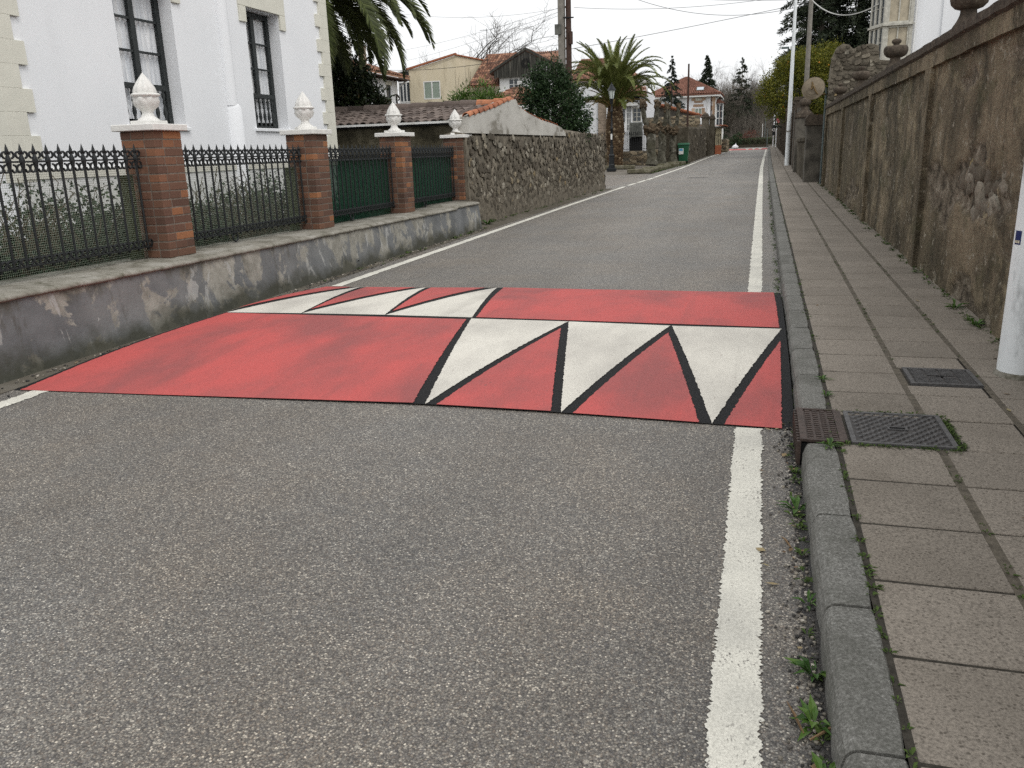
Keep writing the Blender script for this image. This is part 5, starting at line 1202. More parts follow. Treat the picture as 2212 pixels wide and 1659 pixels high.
# ---- wheeled bin
bn = thing('wheeled_bin', 'green wheeled rubbish bin at the foot of the garden wall', 'bin', (-4.22, 49.7, gz(49.7)))
bx, by, bz = -4.24, 49.7, gz(49.7)
q = MB(); q.add([(bx + sx * (.23 if z < .5 else .29), by + sy * (.25 if z < .5 else .33), bz + z) for z in (.12, .98) for sx, sy in ((-1, -1), (1, -1), (1, 1), (-1, 1))], [(3, 2, 1, 0), (4, 5, 6, 7)] + [(i, (i + 1) % 4, (i + 1) % 4 + 4, i + 4) for i in range(4)])
q.build('body', 'bin_plastic', bn)
q = MB(); q.bbox(bx - .31, bx + .31, by - .35, by + .35, bz + .98, bz + 1.02, .01); q.prism([(bx - .32, by - .36, bz + 1.02), (bx + .32, by - .36, bz + 1.02), (bx + .29, by - .3, bz + 1.11), (bx - .29, by - .3, bz + 1.11)], (0, .68, 0)); q.build('lid', 'bin_plastic', bn)
for sx in (-.2, .2):
    q = MB(); q.tube([(bx + sx - .03, by + .2, bz + .1), (bx + sx + .03, by + .2, bz + .1)], .1, 12); q.build('wheel', 'bin_dark', bn)
q = MB(); q.tube([(bx - .25, by + .37, bz + 1.0), (bx + .25, by + .37, bz + 1.0)], .018, 6); q.build('handle', 'bin_plastic', bn)
q = MB(); q.box(bx - .24, bx + .02, by - .325, by - .318, bz + .5, bz + .82); stk = q.build('sticker', 'white_paint', bn)
q = MB(); q.box(bx - .22, bx - .02, by - .327, by - .324, bz + .68, bz + .8); q.build('sticker_print', 'sticker_blue', stk)
# ---- garden walls beyond
dw = thing('garden_wall', 'dark stained garden wall running from the bin to the gate pillars', 'wall', (-4.2, 58, gz(58)))
q = MB(); pts = [(-4.05, 50.2), (-3.95, 56), (-3.9, 62), (-4.0, 67.5)]; n_ = 24
for i in range(n_ + 1):
    y = 50.2 + 17.3 * i / n_; x = np.interp(y, [p[1] for p in pts], [p[0] for p in pts]); z1 = 2.62 + .016 * (y - 50) + .04 * nz(y, 0, 0, .8)
    for dx, z in ((0, gz(y, -.05)), (.01 * nz(y, 1, 1, 2), 1.4), (0, z1 - .1), (-.08, z1), (-.4, z1 - .02), (-.4, 0)): q.v.append((x + dx, y, z))
q.f = [(i * 6 + j, (i + 1) * 6 + j, (i + 1) * 6 + j + 1, i * 6 + j + 1) for i in range(n_) for j in range(5)] + [tuple(range(6))[::-1]]
q.build('wall_body', 'garden_wall', dw); rs = random.Random(31)
q = MB(); q.bbox(-5.6, -4.02, 50.0, 50.35, gz(50, -.05), 2.62, .03); q.build('return_wall', 'garden_wall', dw)
for i in range(16):
    y = rs.uniform(51, 66); x = np.interp(y, [p[1] for p in pts], [p[0] for p in pts]); q = MB(); q.blob((float(x) + .0, y, rs.uniform(1.2, 2.4)), rs.uniform(.1, .2), i, .4, 6, (.3, 1.3, .8)); q.build('stone', 'rubble_stone', dw, smooth=True)
uw = thing('upper_stone_wall', 'honey coloured stone wall rising behind the pollarded trees', 'wall', (-6, 60, 1))
q = MB(); q.bbox(-7.65, -4.1, 60, 60.4, .7, 3.55, .03); q.build('wall_core', 'wall_mortar', uw)
stone_patch(uw, Vector((-7.6, 60, 2.2)), Vector((1, 0, 0)), Vector((0, -1, 0)), 3.45, 1.35, .34, .16, 'field_stone', 15, None, .05)
for k, (x, y, h_) in enumerate(((-4.1, 66.2, 3.75), (-3.72, 68.2, 3.7))):
    t = thing('gate_pillar', ['round topped old gate pillar at the end of the dark garden wall', 'slim old gate pillar beside the cream garage post'][k], 'pillar', (x, y, gz(y))); q = MB(); w = .26 - .06 * k
    q.bbox(x - w, x + w, y - w, y + w, gz(y, -.05), h_ - .2, .02); q.build('shaft', 'garden_wall', t)
    q = MB(); q.bbox(x - w - .05, x + w + .05, y - w - .05, y + w + .05, h_ - .2, h_ - .08, .02); q.lathe([(w, 0), (w * .95, .1), (w * .6, .2), (.02, .26)], (x, y, h_ - .08), 10); q.build('cap', 'coping_stone', t)
# ---- garage front
ga = thing('garage', 'cream and orange garage post under a small tiled roof', 'garage', (-4.2, 71, gz(71)))
q = MB(); q.bbox(-3.56, -3.12, 70.6, 71.2, gz(71, .68), 2.98, .01); q.build('post_upper', 'garage_cream', ga)
q = MB(); q.bbox(-3.57, -3.11, 70.59, 71.21, gz(71, -.05), gz(71, .68), .01); q.build('post_base', 'garage_orange', ga)
for i in range(3): q = MB(); q.box(-3.47 + i * .13, -3.42 + i * .13, 70.575, 70.6, gz(71, .72), 2.45); q.build('vertical_slot', 'dark_void', ga)
q = MB(); q.box(-6.5, -3.6, 71.4, 74, .8, 3.0); q.build('wall', 'garden_wall', ga)
q = MB(); q.slabq((-6.6, 70.1, 3.05), (-2.95, 70.1, 2.98), (-2.95, 74.5, 2.98), (-6.6, 74.5, 3.6), .1); q.build('roof_deck', 'grey_render', ga)
tmo = tile_mesh(.3, .5, .07, 'orange_tile')
for i in range(12): inst('roof_tile', tmo, ga, (-6.4 + i * .29, 70.25, 3.12 - .006 * i), (.12, 0, 0))
for i in range(8): inst('roof_tile', tmo, ga, (-3.0, 70.4 + i * .5, 3.06), (.1, .12, PI / 2))
sp = thing('low_stone_pillar', 'low rough stone wall end beside the distant white bag', 'wall', (-3.2, 82, gz(82)))
q = MB(); q.bbox(-3.6, -2.95, 77, 82.3, gz(80, -.05), 2.1, .03); q.build('wall_core', 'wall_mortar', sp)
stone_patch(sp, Vector((-3.6, 77, gz(78))), Vector((1, 0, 0)), Vector((0, -1, 0)), .65, 1.05, .2, .16, 'field_stone', 5, None, .06)
stone_patch(sp, Vector((-2.95, 77, gz(78))), Vector((0, 1, 0)), Vector((1, 0, 0)), 5.2, 1.02, .3, .17, 'field_stone', 6, None, .05)
bg_ = thing('white_sack', 'white plastic sack left at the far road side', 'sack', (-2.62, 91, gz(91)))
q = MB(); c = (-2.62, 91, gz(91) + .19); q.blob(c, .26, 3, .25, 10, (1.25, .9, .8)); q.add([(c[0] - .12, 91, c[2] + .12), (c[0] + .15, 91, c[2] + .12), (c[0] + .07, 91, c[2] + .4), (c[0], 91.12, c[2] + .12), (c[0], 90.88, c[2] + .12)], [(0, 4, 2), (4, 1, 2), (1, 3, 2), (3, 0, 2)]); q.build('sack_body', 'rubber_white', bg_, smooth=True)

# ------------------------------------------------------------------ houses behind
def tiled(parent, a, b, c, d, rows, cols, mat, nm='roof_tile', w=.9, single=True, deck='old_tile'):
    """roof slope a-b (eaves, left to right) to d-c (ridge) covered with round tiles"""
    a, b, c, d = map(Vector, (a, b, c, d)); m = MB(); m.slabq(a, b, c, d, .12); deckob = m.build('roof', deck, parent)
    q = MB(); nrm = (b - a).cross(d - a).normalized(); nrm = nrm if nrm.z > 0 else -nrm
    for r in range(rows):
        for k in range(cols):
            P = lambda s, t: (a.lerp(b, s)).lerp(d.lerp(c, s), t)
            s0, s1 = k / cols, (k + 1) / cols; t0, t1 = r / rows, min(1, (r + 1.12) / rows); wd = (P(s1, t0) - P(s0, t0)).length; h = wd * .34; jit = random.uniform(-.012, .012) / 1; li = .035 + random.uniform(-.01, .015)
            v = []
            for t, l in ((t0, li), (t1, .008)):
                for s_, hh in ((.04, 0), (.3, .85), (.5, 1), (.7, .85), (.96, 0)): v.append(P(s0 + (s1 - s0) * s_, t) + nrm * (h * hh + l))
            v += [p - nrm * .03 for p in v[:5]]
            q.add(v, [(i, i + 1, 6 + i, 5 + i) for i in range(4)] + [(10 + i, 11 + i, i + 1, i) for i in range(4)])
    q.build(nm + 's', mat, deckob, kind='stuff')
    return deckob
# white house far left, long wall running away from the camera
h1 = thing('white_house', 'white house with deep tiled eaves behind the dark magnolia', 'house', (-28, 58, .7))
fr1 = (Vector((-26.77, 48, .6)), Vector((0, 1, 0)), Vector((1, 0, 0)), 14.0)
m = MB(); ho = [(11.9, 12.75, 3.6, 6.05), (7.2, 8.1, 3.8, 6.0)]; facade(m, fr1, 6.7, ho, .15); m.quad((-26.77, 62, .6), (-33, 62, .6), (-33, 62, 7.3), (-26.77, 62, 7.3)); m.quad((-33, 48, .6), (-26.77, 48, .6), (-26.77, 48, 7.3), (-33, 48, 7.3)); m.build('wall', 'white_wall', h1)
for h in ho:
    window(h1, fr1, *h, .12, 1, 2, .08, .03, 'grey_wood', 'far_glass')
    for q_ in ((h[0] - .15, h[1] + .15, h[3], h[3] + .25),): q = MB(); q.obox(*fr1[:3], *q_, 0, .04); q.build('window_surround', 'cream_stone', h1)
tiled(h1, (-25.95, 47, 7.3), (-25.95, 62.6, 7.25), (-30, 59, 8.7), (-30, 47, 8.8), 11, 48, 'old_tile')
q = MB(); q.prism([(-26.77, 47, 7.28), (-25.95, 47, 7.16), (-25.95, 62.6, 7.1), (-26.77, 62.6, 7.22)], (0, 0, -.08)); q.build('eaves_soffit', 'pole_wood', h1)
for i in range(22): q = MB(); y = 47.4 + i * .7; q.box(-26.75, -26.0, y, y + .1, 6.98, 7.1); q.build('rafter', 'pole_wood', h1)
for k, (x, y, z0, z1, w) in enumerate(((-28.6, 57.5, 8.0, 9.35, .3), (-27.6, 58, 7.6, 9.08, .22))): q = MB(); q.bbox(x - w, x + w, y - w, y + w, z0, z1, .02); q.bbox(x - w - .06, x + w + .06, y - w - .06, y + w + .06, z1, z1 + .1, .02); q.build('chimney', ['aged_white', 'pilaster_stone'][k], h1)
q = MB(); q.tube([(-26.1, 62.5, 7.15), (-26.5, 62.4, 6.85), (-26.7, 62.2, 6.6), (-26.7, 62.1, 1)], .06, 6); q.build('drainpipe', 'aged_white', h1)
# glazed bay between the two houses
h2_ = thing('glazed_porch', 'white framed glazed porch between the white and the yellow house', 'porch', (-26.6, 63.3, .7))
frb = (Vector((-27.2, 63.2, .7)), Vector((1, 0, 0)), Vector((0, -1, 0)), 1.05)
window(h2_, frb, .02, 1.03, 4.85, 6.35, .0, 3, 1, .08, .05, 'white_paint', 'far_glass'); window(h2_, frb, .02, 1.03, 6.42, 7.15, .0, 2, 1, .06, .05, 'white_paint', 'far_glass')
q = MB(); q.obox(*frb[:3], 0, 1.05, 0, 4.85, -.2, .05); q.build('base_wall', 'aged_white', h2_); q = MB(); q.slabq((-27.3, 62.9, 7.75), (-26.1, 62.9, 8.0), (-26.1, 66, 8.2), (-27.3, 66, 7.95), .1); q.build('roof', 'aged_white', h2_)
q = MB(); q.box(-27.6, -26.0, 60.6, 63.1, 4.1, 4.3); tag(q.build('terrace', 'grey_render'), 'small terrace below the glazed porch', 'terrace', None, 'structure')
# yellow house
h3 = thing('yellow_house', 'cream yellow house with sloping red roof edge and white window', 'house', (-24, 64, .7))
fr3 = (Vector((-26.2, 63, .7)), Vector((1, 0, 0)), Vector((0, -1, 0)), 3.84)
wy = (1.15, 2.51, 4.98, 6.28); m = MB(); facade(m, fr3, 7.15, [wy], .1)
m.add([(-26.2, 63, 7.85), (-22.36, 63, 7.85), (-22.36, 63, 8.68)], [(0, 1, 2)]); m.add([(-22.36, 63, .7), (-20.2, 67, .7), (-20.2, 67, 8.3), (-22.36, 63, 8.68)], [(0, 1, 2, 3)]); m.quad((-26.2, 70, .7), (-26.2, 63, .7), (-26.2, 63, 7.85), (-26.2, 70, 7.85)); m.build('wall', 'yellow_plaster', h3)
q = MB(); q.prism([(-26.35, 62.85, 7.86), (-22.3, 62.85, 8.74), (-22.3, 62.85, 8.86), (-26.35, 62.85, 7.99)], (0, .3, 0)); q.build('roof_verge', 'orange_tile', h3)
q = MB(); q.add([(-22.3, 62.85, 8.7), (-20.1, 66.9, 8.32), (-20.1, 66.9, 8.4), (-22.3, 62.85, 8.78), (-22.5, 63.1, 8.7), (-20.3, 67.1, 8.32), (-20.3, 67.1, 8.4), (-22.5, 63.1, 8.78)], [(0, 1, 2, 3), (3, 2, 6, 7), (4, 7, 6, 5)]); q.build('roof_verge', 'orange_tile', h3)
window(h3, fr3, *wy, .05, 2, 1, .07, .045, 'white_paint', 'blind_glass')
# roof pieces and gabled house
h4 = thing('gabled_house', 'old house with weathered board gable and orange tile roof', 'house', (-16, 62, .8))
frd = (Vector((-18.15, 60.3, .8)), Vector((1, 0, 0)), Vector((0, -1, 0)), 4.3)
wd_ = (.66, 1.43, 5.0, 5.8); m = MB(); facade(m, frd, 6.0, [wd_, (2.4, 3.2, 5.0, 5.8)], .1); m.quad((-18.15, 66, .8), (-18.15, 60.3, .8), (-18.15, 60.3, 6.8), (-18.15, 66, 6.8)); m.build('wall', 'aged_white', h4)
window(h4, frd, *wd_, .06, 2, 2, .06, .035, 'white_paint', 'far_glass'); window(h4, frd, 2.4, 3.2, 5.0, 5.8, .06, 2, 2, .06, .035, 'white_paint', 'far_glass')
ap, le, re_ = Vector((-16.1, 59.9, 8.36)), Vector((-18.75, 59.9, 6.95)), Vector((-13.4, 59.9, 6.9))
nb = 26
for i in range(nb):
    s0, s1 = i / nb, (i + 1) / nb - .004; xa, xb = le.x + .3 + (re_.x - le.x - .6) * s0, le.x + .3 + (re_.x - le.x - .6) * s1
    tz = lambda x: (le.z + (ap.z - le.z) * (x - le.x) / (ap.x - le.x)) if x < ap.x else (re_.z + (ap.z - re_.z) * (re_.x - x) / (re_.x - ap.x))
    za = 6.62 + .06 * (i % 2); q = MB(); yb_ = 59.97 + .012 * (i % 2); q.prism([(xa, yb_, za), (xb, yb_, za), (xb, yb_, tz(xb) - .03), (xa, yb_, tz(xa) - .03)], (0, .05, 0)); q.build('board', 'dark_boards', h4)
for i in range(10):
    a = 2 * PI * i / 10; c = Vector((-16.1, 59.94, 7.52)); d = Vector((math.cos(a), 0, math.sin(a))); s = Vector((-d.z, 0, d.x)); q = MB(); q.add([c + d * .1 - s * .02, c + d * .33 - s * .075, c + d * .33 + s * .075, c + d * .1 + s * .02], [(0, 1, 2, 3)]); q.build('rosette_cutout', 'dark_void', h4)
for A, B in ((le, ap), (ap, re_)): q = MB(); q.prism([A + Z * .02, B + Z * .02, B + Z * .2, A + Z * .2], (0, .18, 0)); q.build('barge_board', 'dark_boards', h4)
tiled(h4, (-18.75, 60.0, 7.0), (-18.75, 66.5, 7.0), (-16.1, 66.5, 8.45), (-16.1, 60, 8.45), 9, 24, 'old_tile'); tiled(h4, (-13.4, 66.5, 6.95), (-13.4, 60, 6.95), (-16.1, 60, 8.45), (-16.1, 66.5, 8.45), 9, 24, 'old_tile')
tiled(h4, (-20.8, 61, 6.3), (-17.9, 61, 6.3), (-17.9, 66.4, 8.92), (-21.0, 66.4, 8.92), 17, 14, 'old_tile')
tiled(h4, (-16.9, 62, 7.9), (-13.6, 62, 7.3), (-15.2, 67, 8.95), (-17.3, 67, 8.98), 10, 13, 'old_tile')
q = MB(); q.prism([(-21.0, 66.4, 8.85), (-17.3, 66.4, 8.85), (-17.3, 66.4, 9.0), (-21.0, 66.4, 9.0)], (0, .2, 0)); q.build('ridge', 'old_tile', h4)
pl_ = thing('for_sale_board', 'small white notice board hung by the gable house window', 'sign', (-16.6, 60.2, 6.1)); q = MB(); q.box(-16.82, -16.42, 60.1, 60.13, 6.12, 6.42); q.build('board', 'aged_white', pl_)
q = MB()
for e in ((-16.82, -16.42, 6.12, 6.14), (-16.82, -16.42, 6.40, 6.42), (-16.82, -16.80, 6.14, 6.40), (-16.44, -16.42, 6.14, 6.40), (-16.76, -16.48, 6.26, 6.28)): q.box(e[0], e[1], 60.085, 60.1, e[2], e[3])
q.build('board_edge', 'grey_wood', pl_)
# long tiled roof behind the palm and the gallery
h5 = thing('balcony_house', 'white house with glazed gallery and black balcony behind the palm', 'house', (-10.5, 65, .8))
fr5 = (Vector((-13.2, 64, .8)), Vector((1, 0, 0)), Vector((0, -1, 0)), 2.2)
m = MB(); facade(m, fr5, 5.3, [(.3, .72, 2.2, 3.3)], .12); m.box(-13.2, -8.3, 64.2, 70, .8, 5.6); m.build('wall', 'white_wall', h5)
window(h5, fr5, .3, .72, 2.2, 3.3, .08, 1, 3, .06, .02, 'white_paint', 'far_glass')
for i in range(8): q = MB(); q.bbox(-11.72, -11.08, 63.85, 64.2, .8 + i * .56, .8 + i * .56 + .553, .015); q.build('pilaster_block', 'pilaster_stone', h5)
frq = (Vector((-11.05, 63.6, .8)), Vector((1, 0, 0)), Vector((0, -1, 0)), 2.9)
hol = [(.32, .62, 2.5, 3.95), (.98, 1.4, 2.55, 3.95), (.66, .94, 2.5, 3.95), (1.47, 1.83, 2.0, 3.75), (1.9, 2.55, 2.6, 3.6)]
m = MB(); facade(m, frq, 4.1, hol, .1); m.build('gallery_wall', 'white_wall', h5)
for h in hol[:3]: window(h5, frq, *h, .06, 2, 4, .04, .018, 'white_paint', 'far_glass')
window(h5, frq, *hol[3], .06, 2, 4, .06, .03, 'white_paint', 'far_glass'); window(h5, frq, *hol[4], .06, 2, 3, .06, .03, 'old_white_paint', 'far_glass')
q = MB(); q.bbox(-10.1, -8.7, 63.1, 63.7, 4.5, 4.72, .02); q.build('cornice', 'aged_white', h5)
bk = MB(); bk.box(-10.0, -8.7, 63.15, 63.19, 5.5, 5.54); bk.box(-10.0, -8.7, 63.15, 63.19, 4.76, 4.8); bk.build('balcony_rail', 'lamp_black', h5)
for i in range(16): q = MB(); x = -9.98 + i * .084; q.box(x - .012, x + .012, 63.16, 63.18, 4.8, 5.5); q.build('balcony_bar', 'lamp_black', h5)
q = MB(); q.box(-9.6, -8.75, 63.7, 64.3, 4.72, 5.5); q.build('balcony_back', 'dark_void', h5)
q = MB(); q.bbox(-9.25, -8.4, 62.9, 63.6, 2.35, 3.36, .01); q.build('lower_balcony', 'grey_wood', h5)
for i in range(7): q = MB(); x = -9.2 + i * .125; q.box(x, x + .05, 62.87, 62.9, 2.42, 3.28); q.build('balcony_slat', 'grey_wood', h5)
q = MB(); q.box(-9.3, -8.4, 63.3, 63.65, .8, 2.34); q.build('basement', 'dark_void', h5)
tiled(h5, (-9.4, 62.8, 5.35), (-8.0, 62.8, 5.2), (-8.6, 67, 5.95), (-10.2, 67, 6.4), 7, 7, 'old_tile')
h6 = thing('long_tiled_roof_house', 'house roof of old tiles showing between the poles and the palm', 'house', (-14, 72, .9))
q = MB(); q.box(-15.2, -9.6, 70.5, 76, .9, 7.3); q.build('wall', 'aged_white', h6); tiled(h6, (-15.2, 69.9, 7.0), (-9.4, 69.9, 6.95), (-12.0, 74, 8.9), (-15.0, 74, 8.95), 11, 25, 'old_tile')
# hip roofed house at the far end
h7 = thing('hip_roof_house', 'white house with red hipped roof, skylight and stone trimmed window', 'house', (-9, 107, 1.3))
fr7 = (Vector((-13.2, 105, 1.3)), Vector((1, 0, 0)), Vector((0, -1, 0)), 7.75); wh = (5.43, 6.23, 3.78, 4.6)
m = MB(); facade(m, fr7, 5.9, [wh, (1.0, 1.8, 3.9, 4.8)], .12); m.quad((-5.45, 105, 1.3), (-5.45, 114, 1.3), (-5.45, 114, 7.2), (-5.45, 105, 7.2)); m.build('wall', 'white_wall', h7)
for h in (wh, (1.0, 1.8, 3.9, 4.8)): window(h7, fr7, *h, .08, 2, 1, .07, .05, 'white_paint', 'blind_glass')
for e in ((4.95, 5.42, 3.75, 4.15), (5.08, 5.42, 4.16, 4.6), (6.24, 6.7, 3.75, 4.15), (6.24, 6.58, 4.16, 4.6), (5.25, 6.42, 4.75, 5.02), (5.35, 6.3, 5.2, 5.42), (5.05, 5.45, 5.43, 5.75), (6.2, 6.62, 5.43, 5.75), (5.38, 6.25, 5.76, 5.95)): q = MB(); q.obox(*fr7[:3], *e, 0, .05); q.build('trim_stone', 'tan_stone', h7)
q = MB(); q.obox(*fr7[:3], 5.5, 6.15, 5.45, 5.72, 0, .045); q.build('plaque', 'cream_stone', h7)
for i in range(11): q = MB(); w = .32 if i % 2 else .5; q.obox(*fr7[:3], 7.76 - w, 7.77, .3 + i * .5, .3 + i * .5 + .49, -.02, .05); q.build('quoin_stone', 'tan_stone', h7)
q = MB(); q.box(-13.7, -4.9, 104.35, 104.55, 7.12, 7.4); q.box(-5.05, -4.85, 104.55, 114, 7.1, 7.4); q.box(-13.6, -4.95, 104.55, 105, 7.1, 7.16); q.build('gutter', 'white_paint', h7)
tiled(h7, (-13.75, 104.3, 7.42), (-4.85, 104.3, 7.42), (-8.95, 109, 9.75), (-9.25, 109, 9.75), 17, 30, 'red_tile', deck='red_tile'); tiled(h7, (-4.85, 104.3, 7.42), (-4.85, 114, 7.42), (-9, 109.4, 9.75), (-9, 109, 9.75), 14, 28, 'red_tile', deck='red_tile')
sk = MB(); P7 = lambda x, t: Vector((x, 104.3 + 4.7 * t, 7.42 + 2.33 * t)); up_ = Vector((0, -.444, .896))
for e0, e1, o_ in (((-7.68, .14), (-6.76, .33), .14),): sk.add([P7(e0[0], e0[1]) + up_ * o_, P7(e1[0], e0[1]) + up_ * o_, P7(e1[0], e1[1]) + up_ * o_, P7(e0[0], e1[1]) + up_ * o_] + [P7(e0[0], e0[1]), P7(e1[0], e0[1]), P7(e1[0], e1[1]), P7(e0[0], e1[1])], [(0, 1, 2, 3), (4, 5, 1, 0), (5, 6, 2, 1), (6, 7, 3, 2), (7, 4, 0, 3)])
sko = sk.build('skylight', 'grey_render', h7); q = MB(); q.quad(*[P7(x, t) + up_ * .15 for x, t in ((-7.6, .16), (-6.84, .16), (-6.84, .31), (-7.6, .31))])
m = M('sky_pane'); m.col((.6, .65, .7)).rough(.05, .8); m.b.inputs['Metallic'].default_value = .9; MAT['sky_pane'] = m.m; q.build('pane', 'sky_pane', sko)
frc = (Vector((-5.4, 106.2, 3.2)), Vector((1, 0, 0)), Vector((0, -1, 0)), .85); window(h7, frc, 0, .85, .6, 3.2, 0, 2, 3, .1, .06, 'white_paint', 'far_glass'); q = MB(); q.box(-5.4, -4.55, 106.2, 109, 1.3, 3.8); q.build('bay_base', 'white_paint', h7)
q = MB(); q.prism([(-5.5, 105.9, 6.4), (-4.4, 105.9, 6.4), (-5.0, 105.9, 6.85), (-5.5, 105.9, 6.85)], (0, 3, 0)); q.build('bay_roof', 'red_tile', h7)
q = MB(); q.tube([(-6.35, 104.9, 7.1), (-6.35, 104.9, 2)], .05, 6); q.tube([(-4.95, 104.4, 7.1), (-5.3, 104.8, 6.8), (-5.42, 104.9, 6.4), (-5.42, 104.9, 2)], .05, 6); q.build('drainpipe', 'white_paint', h7)
# grey gabled outbuilding with orange tiles
h8 = thing('outbuilding', 'low grey outbuilding with orange tiled gable behind the stone wall', 'outbuilding', (-7.5, 72, .9))
q = MB(); q.prism([(-9.1, 71.5, .9), (-5.3, 71.5, .9), (-5.3, 71.5, 3.95), (-7.9, 71.5, 4.7), (-9.1, 71.5, 4.22)], (0, 4, 0)); q.build('wall', 'grey_render', h8)
tiled(h8, (-9.35, 71.3, 4.2), (-9.35, 76, 4.2), (-7.9, 76, 4.82), (-7.9, 71.3, 4.82), 5, 16, 'orange_tile', deck='orange_tile'); tiled(h8, (-5.0, 76, 3.98), (-5.0, 71.3, 3.98), (-7.9, 71.3, 4.82), (-7.9, 76, 4.82), 9, 16, 'orange_tile', deck='orange_tile')
for A, B in (((-9.4, 71.25, 4.22), (-7.9, 71.25, 4.86)), ((-7.9, 71.25, 4.86), (-4.95, 71.25, 4.0))): q = MB(); q.tube([A, B], .09, 6); q.build('verge_tiles', 'orange_tile', h8)
# little tiled canopy behind the shed
pv = thing('tiled_canopy', 'small tumbledown tiled canopy behind the shed gable', 'canopy', (-7.3, 26, gz(26)))
tiled(pv, (-7.95, 25.6, 3.12), (-7.2, 25.2, 2.98), (-7.25, 26.4, 3.46), (-7.5, 26.4, 3.46), 5, 6, 'old_tile'); tiled(pv, (-7.2, 25.2, 2.98), (-6.75, 26.2, 3.1), (-7.1, 26.5, 3.46), (-7.25, 26.4, 3.46), 5, 6, 'old_tile')
for x, y in ((-7.8, 25.8), (-6.9, 26.2)): q = MB(); q.box(x - .06, x + .06, y - .06, y + .06, gz(26), 3.05); q.build('post', 'pole_wood', pv)
# ------------------------------------------------------------------ trees
def near_leaf_tree(*a, **k): return leafy(*a, **k)
leafy('magnolia_tree', 'dense dark magnolia between the white house corner and the shed', 'tree', (-9.9, 20.2, gz(20)), [((-10.1, 20.2, 3.0), (.62, .6, .85)), ((-9.9, 20.1, 3.4), (.5, .45, .5)), ((-9.45, 20.2, 2.75), (.42, .45, .5)), ((-10.6, 20.3, 3.5), (.5, .5, .8)), ((-9.15, 20.2, 2.95), (.14, .2, .18)), ((-10.7, 20.2, 2.8), (.7, .5, .8)), ((-9.75, 20.1, 2.5), (.6, .5, .5)), ((-10.3, 20.4, 4.25), (.22, .2, .22))], 12500, .11, 'leaf_magnolia', 21, .45, .5, .1, 260)
leafy('laurel_tree', 'dark laurel tree rising behind the shed gable', 'tree', (-5.75, 24.2, gz(24)), [((-5.75, 24.2, 2.7), (.85, .75, 1.0)), ((-5.8, 24.2, 3.35), (.6, .55, .65)), ((-5.3, 24.1, 2.45), (.65, .6, .85)), ((-6.25, 24.2, 3.2), (.4, .4, .5)), ((-6.35, 24.0, 2.5), (.4, .4, .5)), ((-5.6, 24.2, 3.9), (.12, .12, .35)), ((-5.05, 24, 2.2), (.4, .45, .6))], 15000, .085, 'leaf_laurel', 22, .45, .5, .085, 600)
leafy('garden_bush', 'bright green bush showing above the shed ridge', 'shrub', (-7.3, 22.2, gz(22)), [((-7.35, 22.2, 2.75), (.72, .5, .55)), ((-7.0, 22.2, 2.65), (.5, .5, .45)), ((-7.8, 22.2, 2.65), (.42, .4, .4))], 4200, .1, 'leaf_bright', 23, .3, .45, .09, 220, .04, None, .6, .7)
rs = random.Random(3); q = MB()
for i in range(6):
    x = -7.95 + rs.uniform(-.3, .6); q.tube([(x, 22.6, 2.4), (x + rs.uniform(-.04, .04), 22.6, 3.0), (x + rs.uniform(-.08, .08), 22.6, 3.5 + rs.uniform(-.2, .4))], [.008, .006, .003], 4)
tag(q.build('bare_canes', 'twig_mid'), 'thin bare canes sticking up beside the bright bush', 'canes', None, 'stuff')
leafy('clipped_tree', 'rounded yellow green tree with orange fruit overhanging the pavement', 'tree', (2.6, 57, gz(57)), [((2.5, 57, 4.9), (2.6, 2.4, 1.9)), ((1.35, 56.5, 4.5), (1.75, 1.6, 1.6)), ((3.4, 57, 6.0), (1.6, 1.6, 1.2)), ((2.2, 56.5, 5.9), (1.6, 1.5, 1.0)), ((4.6, 57.5, 5.0), (1.5, 1.5, 1.6))], 52000, .115, 'leaf_citrus', 24, .5, .7, .15, 1500, .16)
fr_ = bpy.data.objects['clipped_tree']; rng = np.random.default_rng(8); P, Nn = crown_points([((2.5, 57, 4.9), (2.6, 2.4, 1.9)), ((2.9, 56.8, 5.6), (2, 2, 1.2))], 44, rng, .95); q = MB()
for p in P:
    if p[1] < 57: q.blob(p, .05, 1, .1, 5)
q.build('fruits', 'fruit', fr_, kind='stuff')
conifer('conifer_tree', 'large dark conifer behind the concrete utility pole', (6.0, 66, gz(66)), 19, 5.2, 31, 'needle_dark', 'dark conifers above the wall', .12, 190, 1.2, .25, .36, .42, .24)
conifer('conifer_tree', 'dark conifer with feathery branches reaching over the pavement', (3.6, 65, gz(65)), 17, 3.5, 32, 'needle_dark', 'dark conifers above the wall', .28, 170, 1.0, .1, .32, .42, .24)
conifer('conifer_tree', 'broad dark conifer next to the glazed gallery', (9.4, 64, gz(64)), 18, 5.0, 33, 'needle_dark', 'dark conifers above the wall', .08, 190, 1.2, .3, .36, .5, .24)
conifer('spruce_tree', 'spruce with bare pointed top before the hip roofed house', (-8.5, 85, gz(85)), 8.8, 2.7, 34, 'needle_blue', None, .2, 60, 1.25, .3, .24, 1.2)
conifer('conifer_tree', 'tall dark conifer left of centre behind the red hipped roof', (-7.3, 118, gz(118)), 11.4, 3.3, 35, 'needle_dark', 'far conifers', .1, 90, 1.4, .4, .36, .95)
conifer('conifer_tree', 'open dark pine among bare trees in the far distance', (-2.85, 118, gz(118)), 10.9, 3.6, 36, 'needle_dark', 'far conifers', .3, 60, .9, .1, .34, 1.0)
conifer('conifer_tree', 'dark spreading conifer beside the far road bend', (-5.2, 108.5, gz(108)), 6.2, 1.6, 37, 'needle_dark', 'far conifers', .05, 50, 1.2, .4, .34, .6)
FB = 'bare winter trees in the distance'
